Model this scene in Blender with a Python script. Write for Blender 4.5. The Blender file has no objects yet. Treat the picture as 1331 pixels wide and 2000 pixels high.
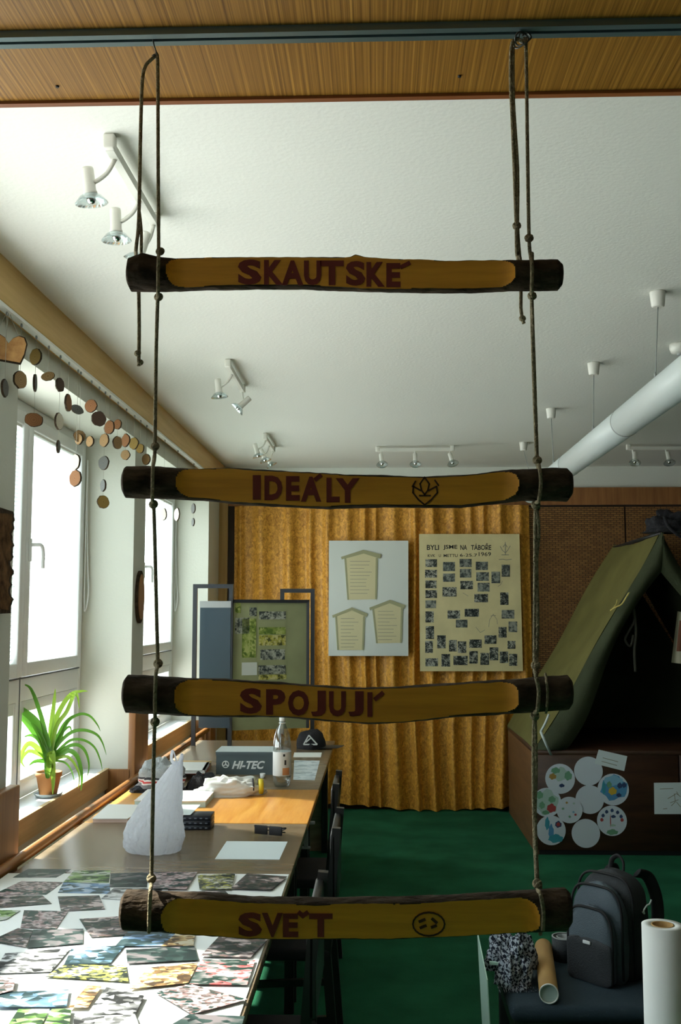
import bpy, bmesh, math, random
from mathutils import Vector, Matrix, noise
random.seed(7)
R = math.radians
SC = bpy.context.scene
COL = SC.collection

# ------------------------------------------------------------------ camera, sky, sun, exposure
EYE = 1.65
cam_data = bpy.data.cameras.new('camera')
cam = bpy.data.objects.new('camera', cam_data); COL.objects.link(cam)
cam_data.sensor_fit = 'VERTICAL'; cam_data.sensor_height = 36.0; cam_data.lens = 36.0
cam_data.clip_start = 0.05
PITCH = math.atan(0.0975); YAW = math.atan(0.03625*math.cos(PITCH))
cam.location = (0, 0, EYE); cam.rotation_euler = (math.pi/2+PITCH, 0, YAW)
SC.camera = cam
CAMR = cam.rotation_euler.to_matrix()

SC.view_settings.view_transform = 'Standard'
SC.view_settings.look = 'None'
SC.view_settings.gamma = 1.0
SC.view_settings.use_curve_mapping = False
SC.view_settings.exposure = 0.0
SC.cycles.max_bounces = 10; SC.cycles.diffuse_bounces = 7
SC.cycles.transparent_max_bounces = 24
SC.cycles.sample_clamp_indirect = 6.0

W = bpy.data.worlds.new('sky'); SC.world = W; W.use_nodes = True
nt = W.node_tree; nt.nodes.clear()
wo = nt.nodes.new('ShaderNodeOutputWorld'); wb = nt.nodes.new('ShaderNodeBackground')
tc = nt.nodes.new('ShaderNodeTexCoord'); sx = nt.nodes.new('ShaderNodeSeparateXYZ')
cr = nt.nodes.new('ShaderNodeValToRGB'); mr = nt.nodes.new('ShaderNodeMapRange')
mr.inputs['From Min'].default_value = -1; mr.inputs['From Max'].default_value = 1
nt.links.new(tc.outputs['Generated'], sx.inputs[0]); nt.links.new(sx.outputs['Z'], mr.inputs['Value'])
nt.links.new(mr.outputs[0], cr.inputs[0]); nt.links.new(cr.outputs[0], wb.inputs[0]); nt.links.new(wb.outputs[0], wo.inputs[0])
e = cr.color_ramp.elements
e[0].position = 0.0; e[0].color = (2.1, 2.1, 2.05, 1)          # world colour standing in for sunlit ground, raised to light the ceiling
e[1].position = 1.0; e[1].color = (0.66, 0.82, 1.0, 1)
e2 = e.new(0.49); e2.color = (0.85, 0.87, 0.86, 1)
e3 = e.new(0.51); e3.color = (0.80, 0.86, 0.88, 1)
SKY = 6.6
wb.inputs[1].default_value = SKY

sun_d = bpy.data.lights.new('sun', 'SUN'); sun = bpy.data.objects.new('sun', sun_d); COL.objects.link(sun)
sun_d.energy = 21.0; sun_d.angle = R(1.5); sun_d.color = (1.0, 0.96, 0.86)
SUNDIR = Vector((1.0, -0.42, -0.92)).normalized()                # direction the light travels
sun.rotation_euler = SUNDIR.to_track_quat('-Z', 'Y').to_euler()

def portal(name, y0, y1, z0, z1, x):                             # tells the renderer where the sky enters
    l = bpy.data.lights.new(name, 'AREA'); o = bpy.data.objects.new(name, l); COL.objects.link(o)
    l.shape = 'RECTANGLE'; l.size = z1-z0; l.size_y = y1-y0
    l.cycles.is_portal = True
    o.location = (x, (y0+y1)/2, (z0+z1)/2); o.rotation_euler = (0, R(-90), 0)
    return o

# ------------------------------------------------------------------ helpers
def ray(px, py):
    return CAMR @ Vector(((px-665.5)/2000.0, -(py-1000.0)/2000.0, -1.0))
def at(px, py, Y):
    d = ray(px, py); t = Y/d.y
    return Vector((d.x*t, Y, EYE+d.z*t))
def atz(px, py, z):
    d = ray(px, py); t = (z-EYE)/d.z
    return Vector((d.x*t, d.y*t, z))
def atx(px, py, x):
    d = ray(px, py); t = x/d.x
    return Vector((x, d.y*t, EYE+d.z*t))

def tag(o, label=None, cat=None, group=None, kind=None):
    if label: o['label'] = label
    if cat: o['category'] = cat
    if group: o['group'] = group
    if kind: o['kind'] = kind
    return o
def thing(name, loc, label, cat, group=None, rz=0):
    o = bpy.data.objects.new(name, None); COL.objects.link(o)
    o.location = loc; o.rotation_euler = (0, 0, rz); o.empty_display_size = 0.05
    tag(o, label, cat, group)
    return o

class MB:
    """collects shapes in local coordinates and links them as one mesh object"""
    def __init__(s): s.v = []; s.f = []; s.m = []; s.sm = []
    def add(s, vs, fs, mi=0, smooth=False):
        b = len(s.v); s.v += [Vector(v) for v in vs]
        for f in fs: s.f.append([b+i for i in f]); s.m.append(mi); s.sm.append(smooth)
        return s
    def box(s, a, b, mi=0):
        x0, y0, z0 = [min(p, q) for p, q in zip(a, b)]; x1, y1, z1 = [max(p, q) for p, q in zip(a, b)]
        return s.add([(x0,y0,z0),(x1,y0,z0),(x1,y1,z0),(x0,y1,z0),(x0,y0,z1),(x1,y0,z1),(x1,y1,z1),(x0,y1,z1)],
                     [(0,3,2,1),(4,5,6,7),(0,1,5,4),(1,2,6,5),(2,3,7,6),(3,0,4,7)], mi)
    def rbox(s, a, b, r=0.01, mi=0, seg=3):
        bm = bmesh.new(); bmesh.ops.create_cube(bm, size=1)
        c = [(p+q)/2 for p, q in zip(a, b)]; d = [abs(q-p) for p, q in zip(a, b)]
        for v in bm.verts: v.co = Vector((v.co.x*d[0]+c[0], v.co.y*d[1]+c[1], v.co.z*d[2]+c[2]))
        bmesh.ops.bevel(bm, geom=bm.edges[:], offset=min(r, min(d)*0.49), segments=seg, affect='EDGES', profile=0.5)
        bm.verts.index_update()
        s.add([v.co for v in bm.verts], [[v.index for v in f.verts] for f in bm.faces], mi, True); bm.free(); return s
    def bar(s, p, q, w, h, up=(0,0,1), mi=0):
        p, q = Vector(p), Vector(q); d = (q-p).normalized(); u = Vector(up)
        if abs(d.dot(u)) > 0.95: u = Vector((0,1,0))
        a = d.cross(u).normalized()*w/2; b = a.cross(d).normalized()*h/2
        vs = [p-a-b,p+a-b,p+a+b,p-a+b,q-a-b,q+a-b,q+a+b,q-a+b]
        return s.add(vs, [(0,1,2,3),(7,6,5,4),(0,4,5,1),(1,5,6,2),(2,6,7,3),(3,7,4,0)], mi)
    def tube(s, pts, r, n=8, mi=0, caps=True, flat=1.0):
        pts = [Vector(p) for p in pts]; rr = r if isinstance(r, (list, tuple)) else [r]*len(pts)
        b = len(s.v); pr = None
        for i, p in enumerate(pts):
            t = (pts[min(i+1, len(pts)-1)]-pts[max(i-1, 0)])
            t = t.normalized() if t.length > 1e-9 else Vector((0,0,1))
            if pr is None: u = t.orthogonal().normalized()
            else:
                u = pr-t*pr.dot(t); u = u.normalized() if u.length > 1e-6 else t.orthogonal().normalized()
            pr = u; w = t.cross(u)
            for k in range(n):
                a = 2*math.pi*k/n; s.v.append(p+(u*math.cos(a)+w*math.sin(a)*flat)*rr[i])
        for i in range(len(pts)-1):
            for k in range(n):
                s.f.append([b+i*n+k, b+i*n+(k+1)%n, b+(i+1)*n+(k+1)%n, b+(i+1)*n+k]); s.m.append(mi); s.sm.append(True)
        if caps:
            s.f.append([b+k for k in range(n)][::-1]); s.m.append(mi); s.sm.append(False)
            e_ = b+(len(pts)-1)*n; s.f.append([e_+k for k in range(n)]); s.m.append(mi); s.sm.append(False)
        return s
    def lathe(s, prof, n=24, mi=0, M=None, closed=False, smooth=True):
        b = len(s.v); M = M or Matrix.Identity(4)
        for r, z in prof:
            for k in range(n):
                a = 2*math.pi*k/n; s.v.append(M @ Vector((r*math.cos(a), r*math.sin(a), z)))
        m = len(prof)
        for i in range(m if closed else m-1):
            j = (i+1) % m
            for k in range(n):
                s.f.append([b+i*n+k, b+i*n+(k+1)%n, b+j*n+(k+1)%n, b+j*n+k]); s.m.append(mi); s.sm.append(smooth)
        if not closed:
            s.f.append([b+k for k in range(n)][::-1]); s.m.append(mi); s.sm.append(False)
            s.f.append([b+(m-1)*n+k for k in range(n)]); s.m.append(mi); s.sm.append(False)
        return s
    def prism(s, poly, off, mi=0):
        """poly: 3D polygon, extruded by vector off"""
        n = len(poly); off = Vector(off); b = [Vector(p) for p in poly]
        fs = [list(range(n))[::-1], [n+i for i in range(n)]]+[[i, (i+1)%n, n+(i+1)%n, n+i] for i in range(n)]
        return s.add(b+[p+off for p in b], fs, mi)
    def sphere(s, c, r, n=12, mi=0, sc=(1,1,1)):
        c = Vector(c); m = max(4, n//2); vs = []; fs = []
        for i in range(1, m):
            t = math.pi*i/m
            for k in range(n):
                a = 2*math.pi*k/n
                vs.append(c+Vector((r*sc[0]*math.sin(t)*math.cos(a), r*sc[1]*math.sin(t)*math.sin(a), r*sc[2]*math.cos(t))))
        top = len(vs); vs += [c+Vector((0,0,r*sc[2])), c-Vector((0,0,r*sc[2]))]
        for i in range(m-2):
            for k in range(n): fs.append((i*n+k, (i+1)*n+k, (i+1)*n+(k+1)%n, i*n+(k+1)%n))
        for k in range(n):
            fs.append((top, k, (k+1)%n)); fs.append((top+1, (m-2)*n+(k+1)%n, (m-2)*n+k))
        return s.add(vs, fs, mi, True)
    def grid(s, fn, nu, nv, mi=0, smooth=True):
        vs = [fn(i/nu, j/nv) for j in range(nv+1) for i in range(nu+1)]; w = nu+1
        return s.add(vs, [(j*w+i, j*w+i+1, (j+1)*w+i+1, (j+1)*w+i) for j in range(nv) for i in range(nu)], mi, smooth)
    def build(s, name, mats, parent=None, world=False, recalc=True, origin=None):
        """world=True: vertices are world coordinates; the parent's transform is taken off them"""
        me = bpy.data.meshes.new(name)
        vs = s.v
        if parent is not None and world:
            inv = mat_of(parent).inverted(); vs = [inv @ v for v in vs]
        o = bpy.data.objects.new(name, me)
        if origin is not None:
            og = Vector(origin); vs = [v-og for v in vs]; o.location = og
        me.from_pydata([tuple(v) for v in vs], [], s.f)
        for m in (mats if isinstance(mats, (list, tuple)) else [mats]): me.materials.append(m)
        me.polygons.foreach_set('material_index', s.m); me.polygons.foreach_set('use_smooth', s.sm)
        if recalc:
            bm = bmesh.new(); bm.from_mesh(me); bmesh.ops.recalc_face_normals(bm, faces=bm.faces); bm.to_mesh(me); bm.free()
        me.update()
        COL.objects.link(o)
        if parent is not None: o.parent = parent
        return o
def mat_of(o):
    m = o.matrix_basis.copy()
    while o.parent is not None:
        o = o.parent; m = o.matrix_basis @ m
    return m
def smooth_path(pts, k=6):
    pts = [Vector(p) for p in pts]; out = []
    for i in range(len(pts)-1):
        a, b, c, d = pts[max(i-1,0)], pts[i], pts[i+1], pts[min(i+2,len(pts)-1)]
        for j in range(k):
            t = j/k
            out.append(0.5*((2*b)+(-a+c)*t+(2*a-5*b+4*c-d)*t*t+(-a+3*b-3*c+d)*t**3))
    out.append(pts[-1]); return out
def structure(o): o['kind'] = 'structure'; return o
def interp(tab, x):
    if x <= tab[0][0]: return tab[0][1]
    for (a, va), (b, vb) in zip(tab, tab[1:]):
        if x <= b:
            t = (x-a)/(b-a); return va+(vb-va)*t
    return tab[-1][1]
def copy_tree(o, parent=None):
    c = o.copy(); COL.objects.link(c)
    if parent is not None: c.parent = parent
    for ch in list(o.children): copy_tree(ch, c)
    return c
def text_mesh(body, bold=0.0, shear=0.0, depth=0.01):
    cu = bpy.data.curves.new('lettering', 'FONT'); cu.body = body; cu.size = 1; cu.offset = bold; cu.shear = shear
    cu.extrude = depth; cu.resolution_u = 3
    o = bpy.data.objects.new('lettering', cu); COL.objects.link(o)
    dg = bpy.context.evaluated_depsgraph_get(); dg.update()
    me = bpy.data.meshes.new_from_object(o.evaluated_get(dg))
    vs = [v.co.copy() for v in me.vertices]; fs = [list(p.vertices) for p in me.polygons]
    bpy.data.objects.remove(o); bpy.data.curves.remove(cu); bpy.data.meshes.remove(me)
    return vs, fs
def text_on(mb, body, P00, P10, P01, thick, bold=0.0, shear=0.0, mi=0):
    """fits lettering into the parallelogram P00 (lower left), P10 (lower right), P01 (upper left)"""
    vs, fs = text_mesh(body, bold, shear, 0.5)
    x0 = min(v.x for v in vs); x1 = max(v.x for v in vs); y0 = min(v.y for v in vs); y1 = max(v.y for v in vs)
    P00, P10, P01 = Vector(P00), Vector(P10), Vector(P01); a = P10-P00; b = P01-P00; n = a.cross(b).normalized()*thick
    mb.add([P00+a*((v.x-x0)/(x1-x0))+b*((v.y-y0)/(y1-y0))+n*(v.z+0.5) for v in vs], fs, mi)
    return mb

# ------------------------------------------------------------------ materials
def newmat(name):
    m = bpy.data.materials.new(name); m.use_nodes = True; n = m.node_tree; b = n.nodes['Principled BSDF']
    return m, n, b
def C(c): return (c[0], c[1], c[2], 1)
def plain(name, col, rough=0.6, metal=0.0, bump=0.0, bscale=40, var=0.0, vscale=8, coat=0.0, spec=0.5, stretch=(1,1,1)):
    m, n, b = newmat(name); b.inputs['Roughness'].default_value = rough; b.inputs['Metallic'].default_value = metal
    b.inputs['Base Color'].default_value = C(col); b.inputs['Coat Weight'].default_value = coat
    b.inputs['Specular IOR Level'].default_value = spec
    t = n.nodes.new('ShaderNodeTexCoord'); mp = n.nodes.new('ShaderNodeMapping'); mp.inputs['Scale'].default_value = stretch
    n.links.new(t.outputs['Object'], mp.inputs['Vector'])
    if var > 0:
        nz = n.nodes.new('ShaderNodeTexNoise'); nz.inputs['Scale'].default_value = vscale; nz.inputs['Detail'].default_value = 4
        n.links.new(mp.outputs[0], nz.inputs['Vector'])
        mx = n.nodes.new('ShaderNodeValToRGB')
        mx.color_ramp.elements[0].position = 0.3; mx.color_ramp.elements[1].position = 0.7
        mx.color_ramp.elements[0].color = C([c*(1-var) for c in col]); mx.color_ramp.elements[1].color = C([min(1, c*(1+var)) for c in col])
        n.links.new(nz.outputs['Fac'], mx.inputs[0]); n.links.new(mx.outputs[0], b.inputs['Base Color'])
    if bump > 0:
        nb = n.nodes.new('ShaderNodeTexNoise'); nb.inputs['Scale'].default_value = bscale; nb.inputs['Detail'].default_value = 5
        n.links.new(mp.outputs[0], nb.inputs['Vector'])
        bp = n.nodes.new('ShaderNodeBump'); bp.inputs['Strength'].default_value = bump; bp.inputs['Distance'].default_value = 0.01
        n.links.new(nb.outputs['Fac'], bp.inputs['Height']); n.links.new(bp.outputs[0], b.inputs['Normal'])
    return m
def wood(name, c1, c2, scale=(30, 1.5, 30), rough=0.45, coat=0.0, bump=0.15, c3=None):
    m, n, b = newmat(name); b.inputs['Roughness'].default_value = rough; b.inputs['Coat Weight'].default_value = coat
    t = n.nodes.new('ShaderNodeTexCoord'); mp = n.nodes.new('ShaderNodeMapping'); mp.inputs['Scale'].default_value = scale
    nz = n.nodes.new('ShaderNodeTexNoise'); nz.inputs['Scale'].default_value = 1; nz.inputs['Detail'].default_value = 6; nz.inputs['Roughness'].default_value = 0.65
    r = n.nodes.new('ShaderNodeValToRGB'); r.color_ramp.elements[0].position = 0.32; r.color_ramp.elements[1].position = 0.68
    r.color_ramp.elements[0].color = C(c1); r.color_ramp.elements[1].color = C(c2)
    if c3: k = r.color_ramp.elements.new(0.5); k.color = C(c3)
    n.links.new(t.outputs['Object'], mp.inputs[0]); n.links.new(mp.outputs[0], nz.inputs['Vector'])
    n.links.new(nz.outputs['Fac'], r.inputs[0]); n.links.new(r.outputs[0], b.inputs['Base Color'])
    bp = n.nodes.new('ShaderNodeBump'); bp.inputs['Strength'].default_value = bump; bp.inputs['Distance'].default_value = 0.004
    n.links.new(nz.outputs['Fac'], bp.inputs['Height']); n.links.new(bp.outputs[0], b.inputs['Normal'])
    return m
def glass_pane(name, tint=(1,1,1), gloss=0.08):
    m, n, b = newmat(name); n.nodes.remove(b); out = n.nodes['Material Output']
    tr = n.nodes.new('ShaderNodeBsdfTransparent'); tr.inputs[0].default_value = C(tint)
    gl = n.nodes.new('ShaderNodeBsdfGlossy'); gl.inputs['Roughness'].default_value = 0.03
    fr = n.nodes.new('ShaderNodeLayerWeight'); fr.inputs[0].default_value = 0.5
    pw = n.nodes.new('ShaderNodeMath'); pw.operation = 'POWER'; pw.inputs[1].default_value = 4.0
    mu = n.nodes.new('ShaderNodeMath'); mu.operation = 'MULTIPLY_ADD'; mu.inputs[1].default_value = 0.8; mu.inputs[2].default_value = gloss
    mx = n.nodes.new('ShaderNodeMixShader')
    n.links.new(fr.outputs['Facing'], pw.inputs[0]); n.links.new(pw.outputs[0], mu.inputs[0]); n.links.new(mu.outputs[0], mx.inputs[0])
    n.links.new(tr.outputs[0], mx.inputs[1]); n.links.new(gl.outputs[0], mx.inputs[2]); n.links.new(mx.outputs[0], out.inputs[0])
    return m
def translucent(name, col, amt=0.5, rough=0.5, bump=0.0, bscale=30):
    m, n, b = newmat(name); out = n.nodes['Material Output']
    b.inputs['Base Color'].default_value = C(col); b.inputs['Roughness'].default_value = rough
    tl = n.nodes.new('ShaderNodeBsdfTranslucent'); tl.inputs[0].default_value = C(col)
    mx = n.nodes.new('ShaderNodeMixShader'); mx.inputs[0].default_value = amt
    n.links.new(b.outputs[0], mx.inputs[1]); n.links.new(tl.outputs[0], mx.inputs[2]); n.links.new(mx.outputs[0], out.inputs[0])
    if bump:
        t = n.nodes.new('ShaderNodeTexCoord'); nb = n.nodes.new('ShaderNodeTexNoise'); nb.inputs['Scale'].default_value = bscale
        n.links.new(t.outputs['Object'], nb.inputs['Vector'])
        bp = n.nodes.new('ShaderNodeBump'); bp.inputs['Strength'].default_value = bump; bp.inputs['Distance'].default_value = 0.02
        n.links.new(nb.outputs['Fac'], bp.inputs['Height']); n.links.new(bp.outputs[0], b.inputs['Normal']); n.links.new(bp.outputs[0], tl.inputs['Normal'])
    return m
def photo_mat(name, cols, scale=28, stretch=(1,1.6,1)):
    """a printed colour snapshot: blotches of the given colours, different on every print"""
    m, n, b = newmat(name); b.inputs['Roughness'].default_value = 0.45; b.inputs['Specular IOR Level'].default_value = 0.25
    t = n.nodes.new('ShaderNodeTexCoord'); oi = n.nodes.new('ShaderNodeObjectInfo')
    mp = n.nodes.new('ShaderNodeMapping'); mp.inputs['Scale'].default_value = stretch
    ad = n.nodes.new('ShaderNodeVectorMath'); ad.operation = 'ADD'
    mu = n.nodes.new('ShaderNodeVectorMath'); mu.operation = 'SCALE'; mu.inputs['Scale'].default_value = 9.0
    cx = n.nodes.new('ShaderNodeCombineXYZ')
    for i in range(3): n.links.new(oi.outputs['Random'], cx.inputs[i])
    n.links.new(cx.outputs[0], mu.inputs[0]); n.links.new(t.outputs['Object'], mp.inputs[0])
    n.links.new(mp.outputs[0], ad.inputs[0]); n.links.new(mu.outputs[0], ad.inputs[1])
    nz = n.nodes.new('ShaderNodeTexNoise'); nz.inputs['Scale'].default_value = scale*0.45; nz.inputs['Detail'].default_value = 3
    vo = n.nodes.new('ShaderNodeTexVoronoi'); vo.inputs['Scale'].default_value = scale*2.2
    n.links.new(ad.outputs[0], nz.inputs['Vector']); n.links.new(ad.outputs[0], vo.inputs['Vector'])
    sp = n.nodes.new('ShaderNodeSeparateColor'); n.links.new(vo.outputs['Color'], sp.inputs[0])
    mm = n.nodes.new('ShaderNodeMath'); mm.operation = 'MULTIPLY_ADD'; mm.inputs[1].default_value = 0.34; mm.inputs[2].default_value = -0.17
    n.links.new(sp.outputs[0], mm.inputs[0])
    sm = n.nodes.new('ShaderNodeMath'); sm.operation = 'ADD'
    n.links.new(nz.outputs['Fac'], sm.inputs[0]); n.links.new(mm.outputs[0], sm.inputs[1])
    r = n.nodes.new('ShaderNodeValToRGB'); el = r.color_ramp.elements
    el[0].position = 0.36; el[0].color = C(cols[0]); el[1].position = 0.66; el[1].color = C(cols[-1])
    for i, c in enumerate(cols[1:-1]):
        k = el.new(0.36+0.30*(i+1)/(len(cols)-1)); k.color = C(c)
    n.links.new(sm.outputs[0], r.inputs[0]); n.links.new(r.outputs[0], b.inputs['Base Color'])
    return m

M = {}
M['plaster'] = plain('white ceiling plaster', (0.74, 0.75, 0.70), 0.95, bump=0.16, bscale=70, spec=0.2)
M['wall'] = plain('white wall paint', (0.74, 0.76, 0.70), 0.9, bump=0.1, bscale=60, spec=0.25)
M['darkwall'] = plain('dark unseen wall', (0.075, 0.042, 0.02), 0.7)  # unseen wall, kept dark so it bounces little light
M['wall_warm'] = plain('warm white wall paint', (0.62, 0.63, 0.56), 0.9, bump=0.1, bscale=60, spec=0.25)
M['carpet'] = plain('green carpet', (0.021, 0.135, 0.066), 0.98, bump=0.8, bscale=260, var=0.25, vscale=3, spec=0.1)
M['veneer'] = wood('striped ash veneer', (0.12, 0.045, 0.004), (0.56, 0.28, 0.045), (190, 0.6, 20), 0.45, 0.0, 0.1, (0.30, 0.135, 0.016))
M['edge'] = wood('reddish edge strip', (0.22, 0.065, 0.015), (0.32, 0.10, 0.025), (2, 30, 30), 0.5)
M['rail'] = plain('blue grey metal track', (0.16, 0.22, 0.23), 0.35, 0.6)
M['black'] = plain('black plastic', (0.01, 0.01, 0.012), 0.5)
M['darkgap'] = plain('dark brown panelling', (0.03, 0.016, 0.009), 0.7)
M['cornice'] = wood('brown curtain box', (0.58, 0.36, 0.11), (0.72, 0.48, 0.18), (25, 1.2, 25), 0.55)
M['whitemetal'] = plain('white enamel', (0.80, 0.80, 0.74), 0.35)
M['pvc'] = plain('white window plastic', (0.80, 0.82, 0.82), 0.35)
M['gasket'] = plain('dark window seal', (0.10, 0.11, 0.12), 0.6)
M['glass'] = glass_pane('window glass', (0.96,0.98,0.97), 0.03)
M['slat'] = translucent('light grey blind slats', (0.62, 0.67, 0.67), 0.25, 0.4)
M['palewood'] = wood('pale pine board', (0.50, 0.34, 0.16), (0.66, 0.48, 0.25), (20, 1.0, 30), 0.5)
M['brownwood'] = wood('brown pine panel', (0.22, 0.09, 0.03), (0.38, 0.17, 0.055), (22, 22, 1.5), 0.45)
M['railwood'] = wood('varnished rail wood', (0.27, 0.10, 0.025), (0.50, 0.22, 0.06), (40, 1.2, 40), 0.3, 0.4)
M['ledge'] = plain('grey radiator shelf', (0.46, 0.46, 0.38), 0.6, var=0.1)
M['desk_dark'] = wood('dark walnut laminate', (0.15, 0.105, 0.06), (0.25, 0.185, 0.115), (3, 26, 20), 0.27, 0.0, 0.03)
M['desk_light'] = wood('orange teak laminate', (0.56, 0.22, 0.030), (0.72, 0.37, 0.08), (26, 2, 20), 0.3, 0.0, 0.03)
M['bark'] = plain('dark bark', (0.050, 0.034, 0.021), 0.95, bump=1.0, bscale=70, var=0.6, vscale=45, spec=0.15, stretch=(0.5,1,1))
M['cutwood'] = wood('carved yellow wood', (0.68, 0.27, 0.014), (0.90, 0.39, 0.026), (3, 30, 45), 0.6, 0, 0.15)
M['burnt'] = plain('burnt red brown lettering', (0.20, 0.028, 0.018), 0.8)
M['burntline'] = plain('burnt outline', (0.075, 0.028, 0.010), 0.85)
M['endgrain'] = wood('end grain', (0.16, 0.09, 0.035), (0.28, 0.16, 0.07), (5, 30, 30), 0.8)
M['rope'] = plain('hemp rope', (0.36, 0.30, 0.19), 0.95, bump=0.9, bscale=320, var=0.3, vscale=160, spec=0.1)
M['hook'] = plain('dull wire', (0.14, 0.14, 0.13), 0.35, 0.8)
M['post'] = wood('yellow corner post', (0.40, 0.24, 0.07), (0.52, 0.33, 0.12), (25, 25, 1), 0.5)
M['tubeopal'] = translucent('opal lamp tube', (0.74, 0.80, 0.80), 0.25, 0.35)
M['grey'] = plain('grey plastic', (0.33, 0.35, 0.35), 0.5)
M['lampglass'] = glass_pane('lamp glass', (0.86, 0.92, 0.93), 0.12)
M['chrome'] = plain('chrome', (0.75, 0.77, 0.78), 0.15, 1.0)
M['bulb'] = plain('frosted bulb', (0.85, 0.87, 0.85), 0.2)
M['paper'] = plain('white paper', (0.82, 0.83, 0.80), 0.7, spec=0.3)
M['paperblue'] = plain('cool white paper', (0.72, 0.80, 0.82), 0.6, spec=0.3)
M['cream'] = plain('cream paper', (0.66, 0.58, 0.32), 0.8, var=0.1, vscale=5)
M['board'] = plain('white poster board', (0.62, 0.66, 0.62), 0.7)
M['inkdark'] = plain('black ink', (0.02, 0.02, 0.022), 0.7)
M['inkgrey'] = plain('grey pencil', (0.30, 0.29, 0.22), 0.8)
# ------------------------------------------------------------------ the room
XI, XW, YB, HC = -1.37, -1.65, 8.85, 2.90         # inner face of the window wall, window plane, back wall, ceiling height
BAYS = [(-0.7, 0.6), (1.55, 3.42), (3.80, 5.70), (5.98, 8.25)]  # first bay is unseen, added to light the ladder from the camera side
WEND = [0.6, 3.42, 5.70, 8.25]                      # where each window itself ends
ZS, ZH = 0.790, 2.63
mb = MB().box((-2.2, -3.0, -0.1), (4.3, YB+0.2, 0)); structure(mb.build('floor', M['carpet']))
mb = MB().box((-1.95, -3.0, HC), (4.3, YB+0.2, HC+0.15)); structure(mb.build('ceiling', M['plaster']))
mb = MB()
XO = -1.72
ys = [-3.0]+[y for b in BAYS for y in b]+[YB]
for a, b in zip(ys[0::2], ys[1::2]): mb.box((XO, a, 0), (XI, b, HC))
for a, b in BAYS:
    mb.box((XO, a, ZH), (XI, b, HC)); mb.box((XO, a, 0), (-1.50, b, ZS-0.02))
mb.box((XO, -0.7, 0), (XI, 0.6, 1.78))
structure(mb.build('wall_left', M['wall_warm']))
structure(MB().box((4.1, -3.0, 0), (4.25, YB, HC)).build('wall_right', M['darkwall']))
structure(MB().box((-1.72, -3.1, 0), (4.1, -3.0, HC)).build('wall_front', M['wall']))
structure(MB().box((-1.72, YB, 0), (4.25, YB+0.12, HC)).build('wall_back', M['wall']))
structure(MB().box((-1.37, YB-0.02, 0), (4.1, YB+0.005, 2.565)).build('trim_1', M['darkgap']))
structure(MB().box((-1.37, YB-0.035, 2.565), (4.1, YB+0.004, 2.715)).build('trim_2', M['brownwood']))
structure(MB().box((-1.372, YB-0.06, 0), (-1.295, YB-0.015, 2.72)).build('trim_3', M['post']))

# wooden ceiling beam that crosses above the ladder
BZ = 2.60
beam = MB().box((-1.37, 1.22, BZ), (4.1, 1.806, HC+0.002)).build('trim_4', M['veneer']); structure(beam)
MB().box((-1.37, 1.806, BZ-0.006), (4.1, 1.820, HC+0.001)).build('edge_strip', M['edge'], beam)
for px, py in ((68, 88), (112, 168), (915, 68), (898, 148)):
    p = atz(px, py, BZ)
    MB().lathe([(0.0028, -0.003), (0.0034, -0.001), (0.0034, 0.001)], 10, M=Matrix.Translation(p)).build('screw', M['black'], beam)
TY = 1.593
track = thing('curtain_track', (0, TY, BZ), 'blue grey metal curtain track running along the underside of the wooden beam', 'track')
mb = MB().box((-1.37, -0.017, -0.012), (4.1, -0.004, 0)).box((-1.37, 0.004, -0.012), (4.1, 0.017, 0)).box((-1.37, -0.0165, -0.003), (4.1, 0.0165, 0))
mb.build('profile', M['rail'], track)
MB().box((-1.36, -0.0045, -0.005), (4.0, 0.0045, -0.0028)).build('slot', M['black'], track)

# window sills, boards and radiator shelf
k = 5
for a, b in zip([q[0] for q in BAYS[1:]], WEND[1:]):
    structure(MB().rbox((XW-0.01, a, ZS-0.022), (-1.50, b, ZS), 0.004).build('trim_%d' % k, M['pvc'])); k += 1
    structure(MB().box((-1.50, a, 0.688), (-1.48, b, ZS+0.004)).build('trim_%d' % k, M['palewood'])); k += 1
    structure(MB().box((-1.51, a, 0.600), (-1.385, b, 0.620)).build('trim_%d' % k, M['ledge'])); k += 1
    structure(MB().box((-1.49, b-0.025, 0.40), (XI+0.005, b-0.001, 0.79)).build('trim_%d' % k, M['brownwood'])); k += 1
for a, b, z in ((3.36, 3.85, 1.01), (5.68, 6.0, 1.12), (8.25, 8.5, 1.05)):
    structure(MB().rbox((XI-0.004, a, 0), (-1.333, b, z), 0.006).build('trim_%d' % k, M['brownwood'])); k += 1
# brown curtain box along the ceiling
corn = MB().rbox((XI-0.002, 1.828, 2.735), (-1.312, YB-0.001, HC-0.001), 0.006).build('trim_%d' % k, M['cornice']); structure(corn); k += 1
MB().box((-1.345, 1.84, 2.723), (-1.314, YB-0.01, 2.7355)).build('curtain_rail', M['whitemetal'], corn)

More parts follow.
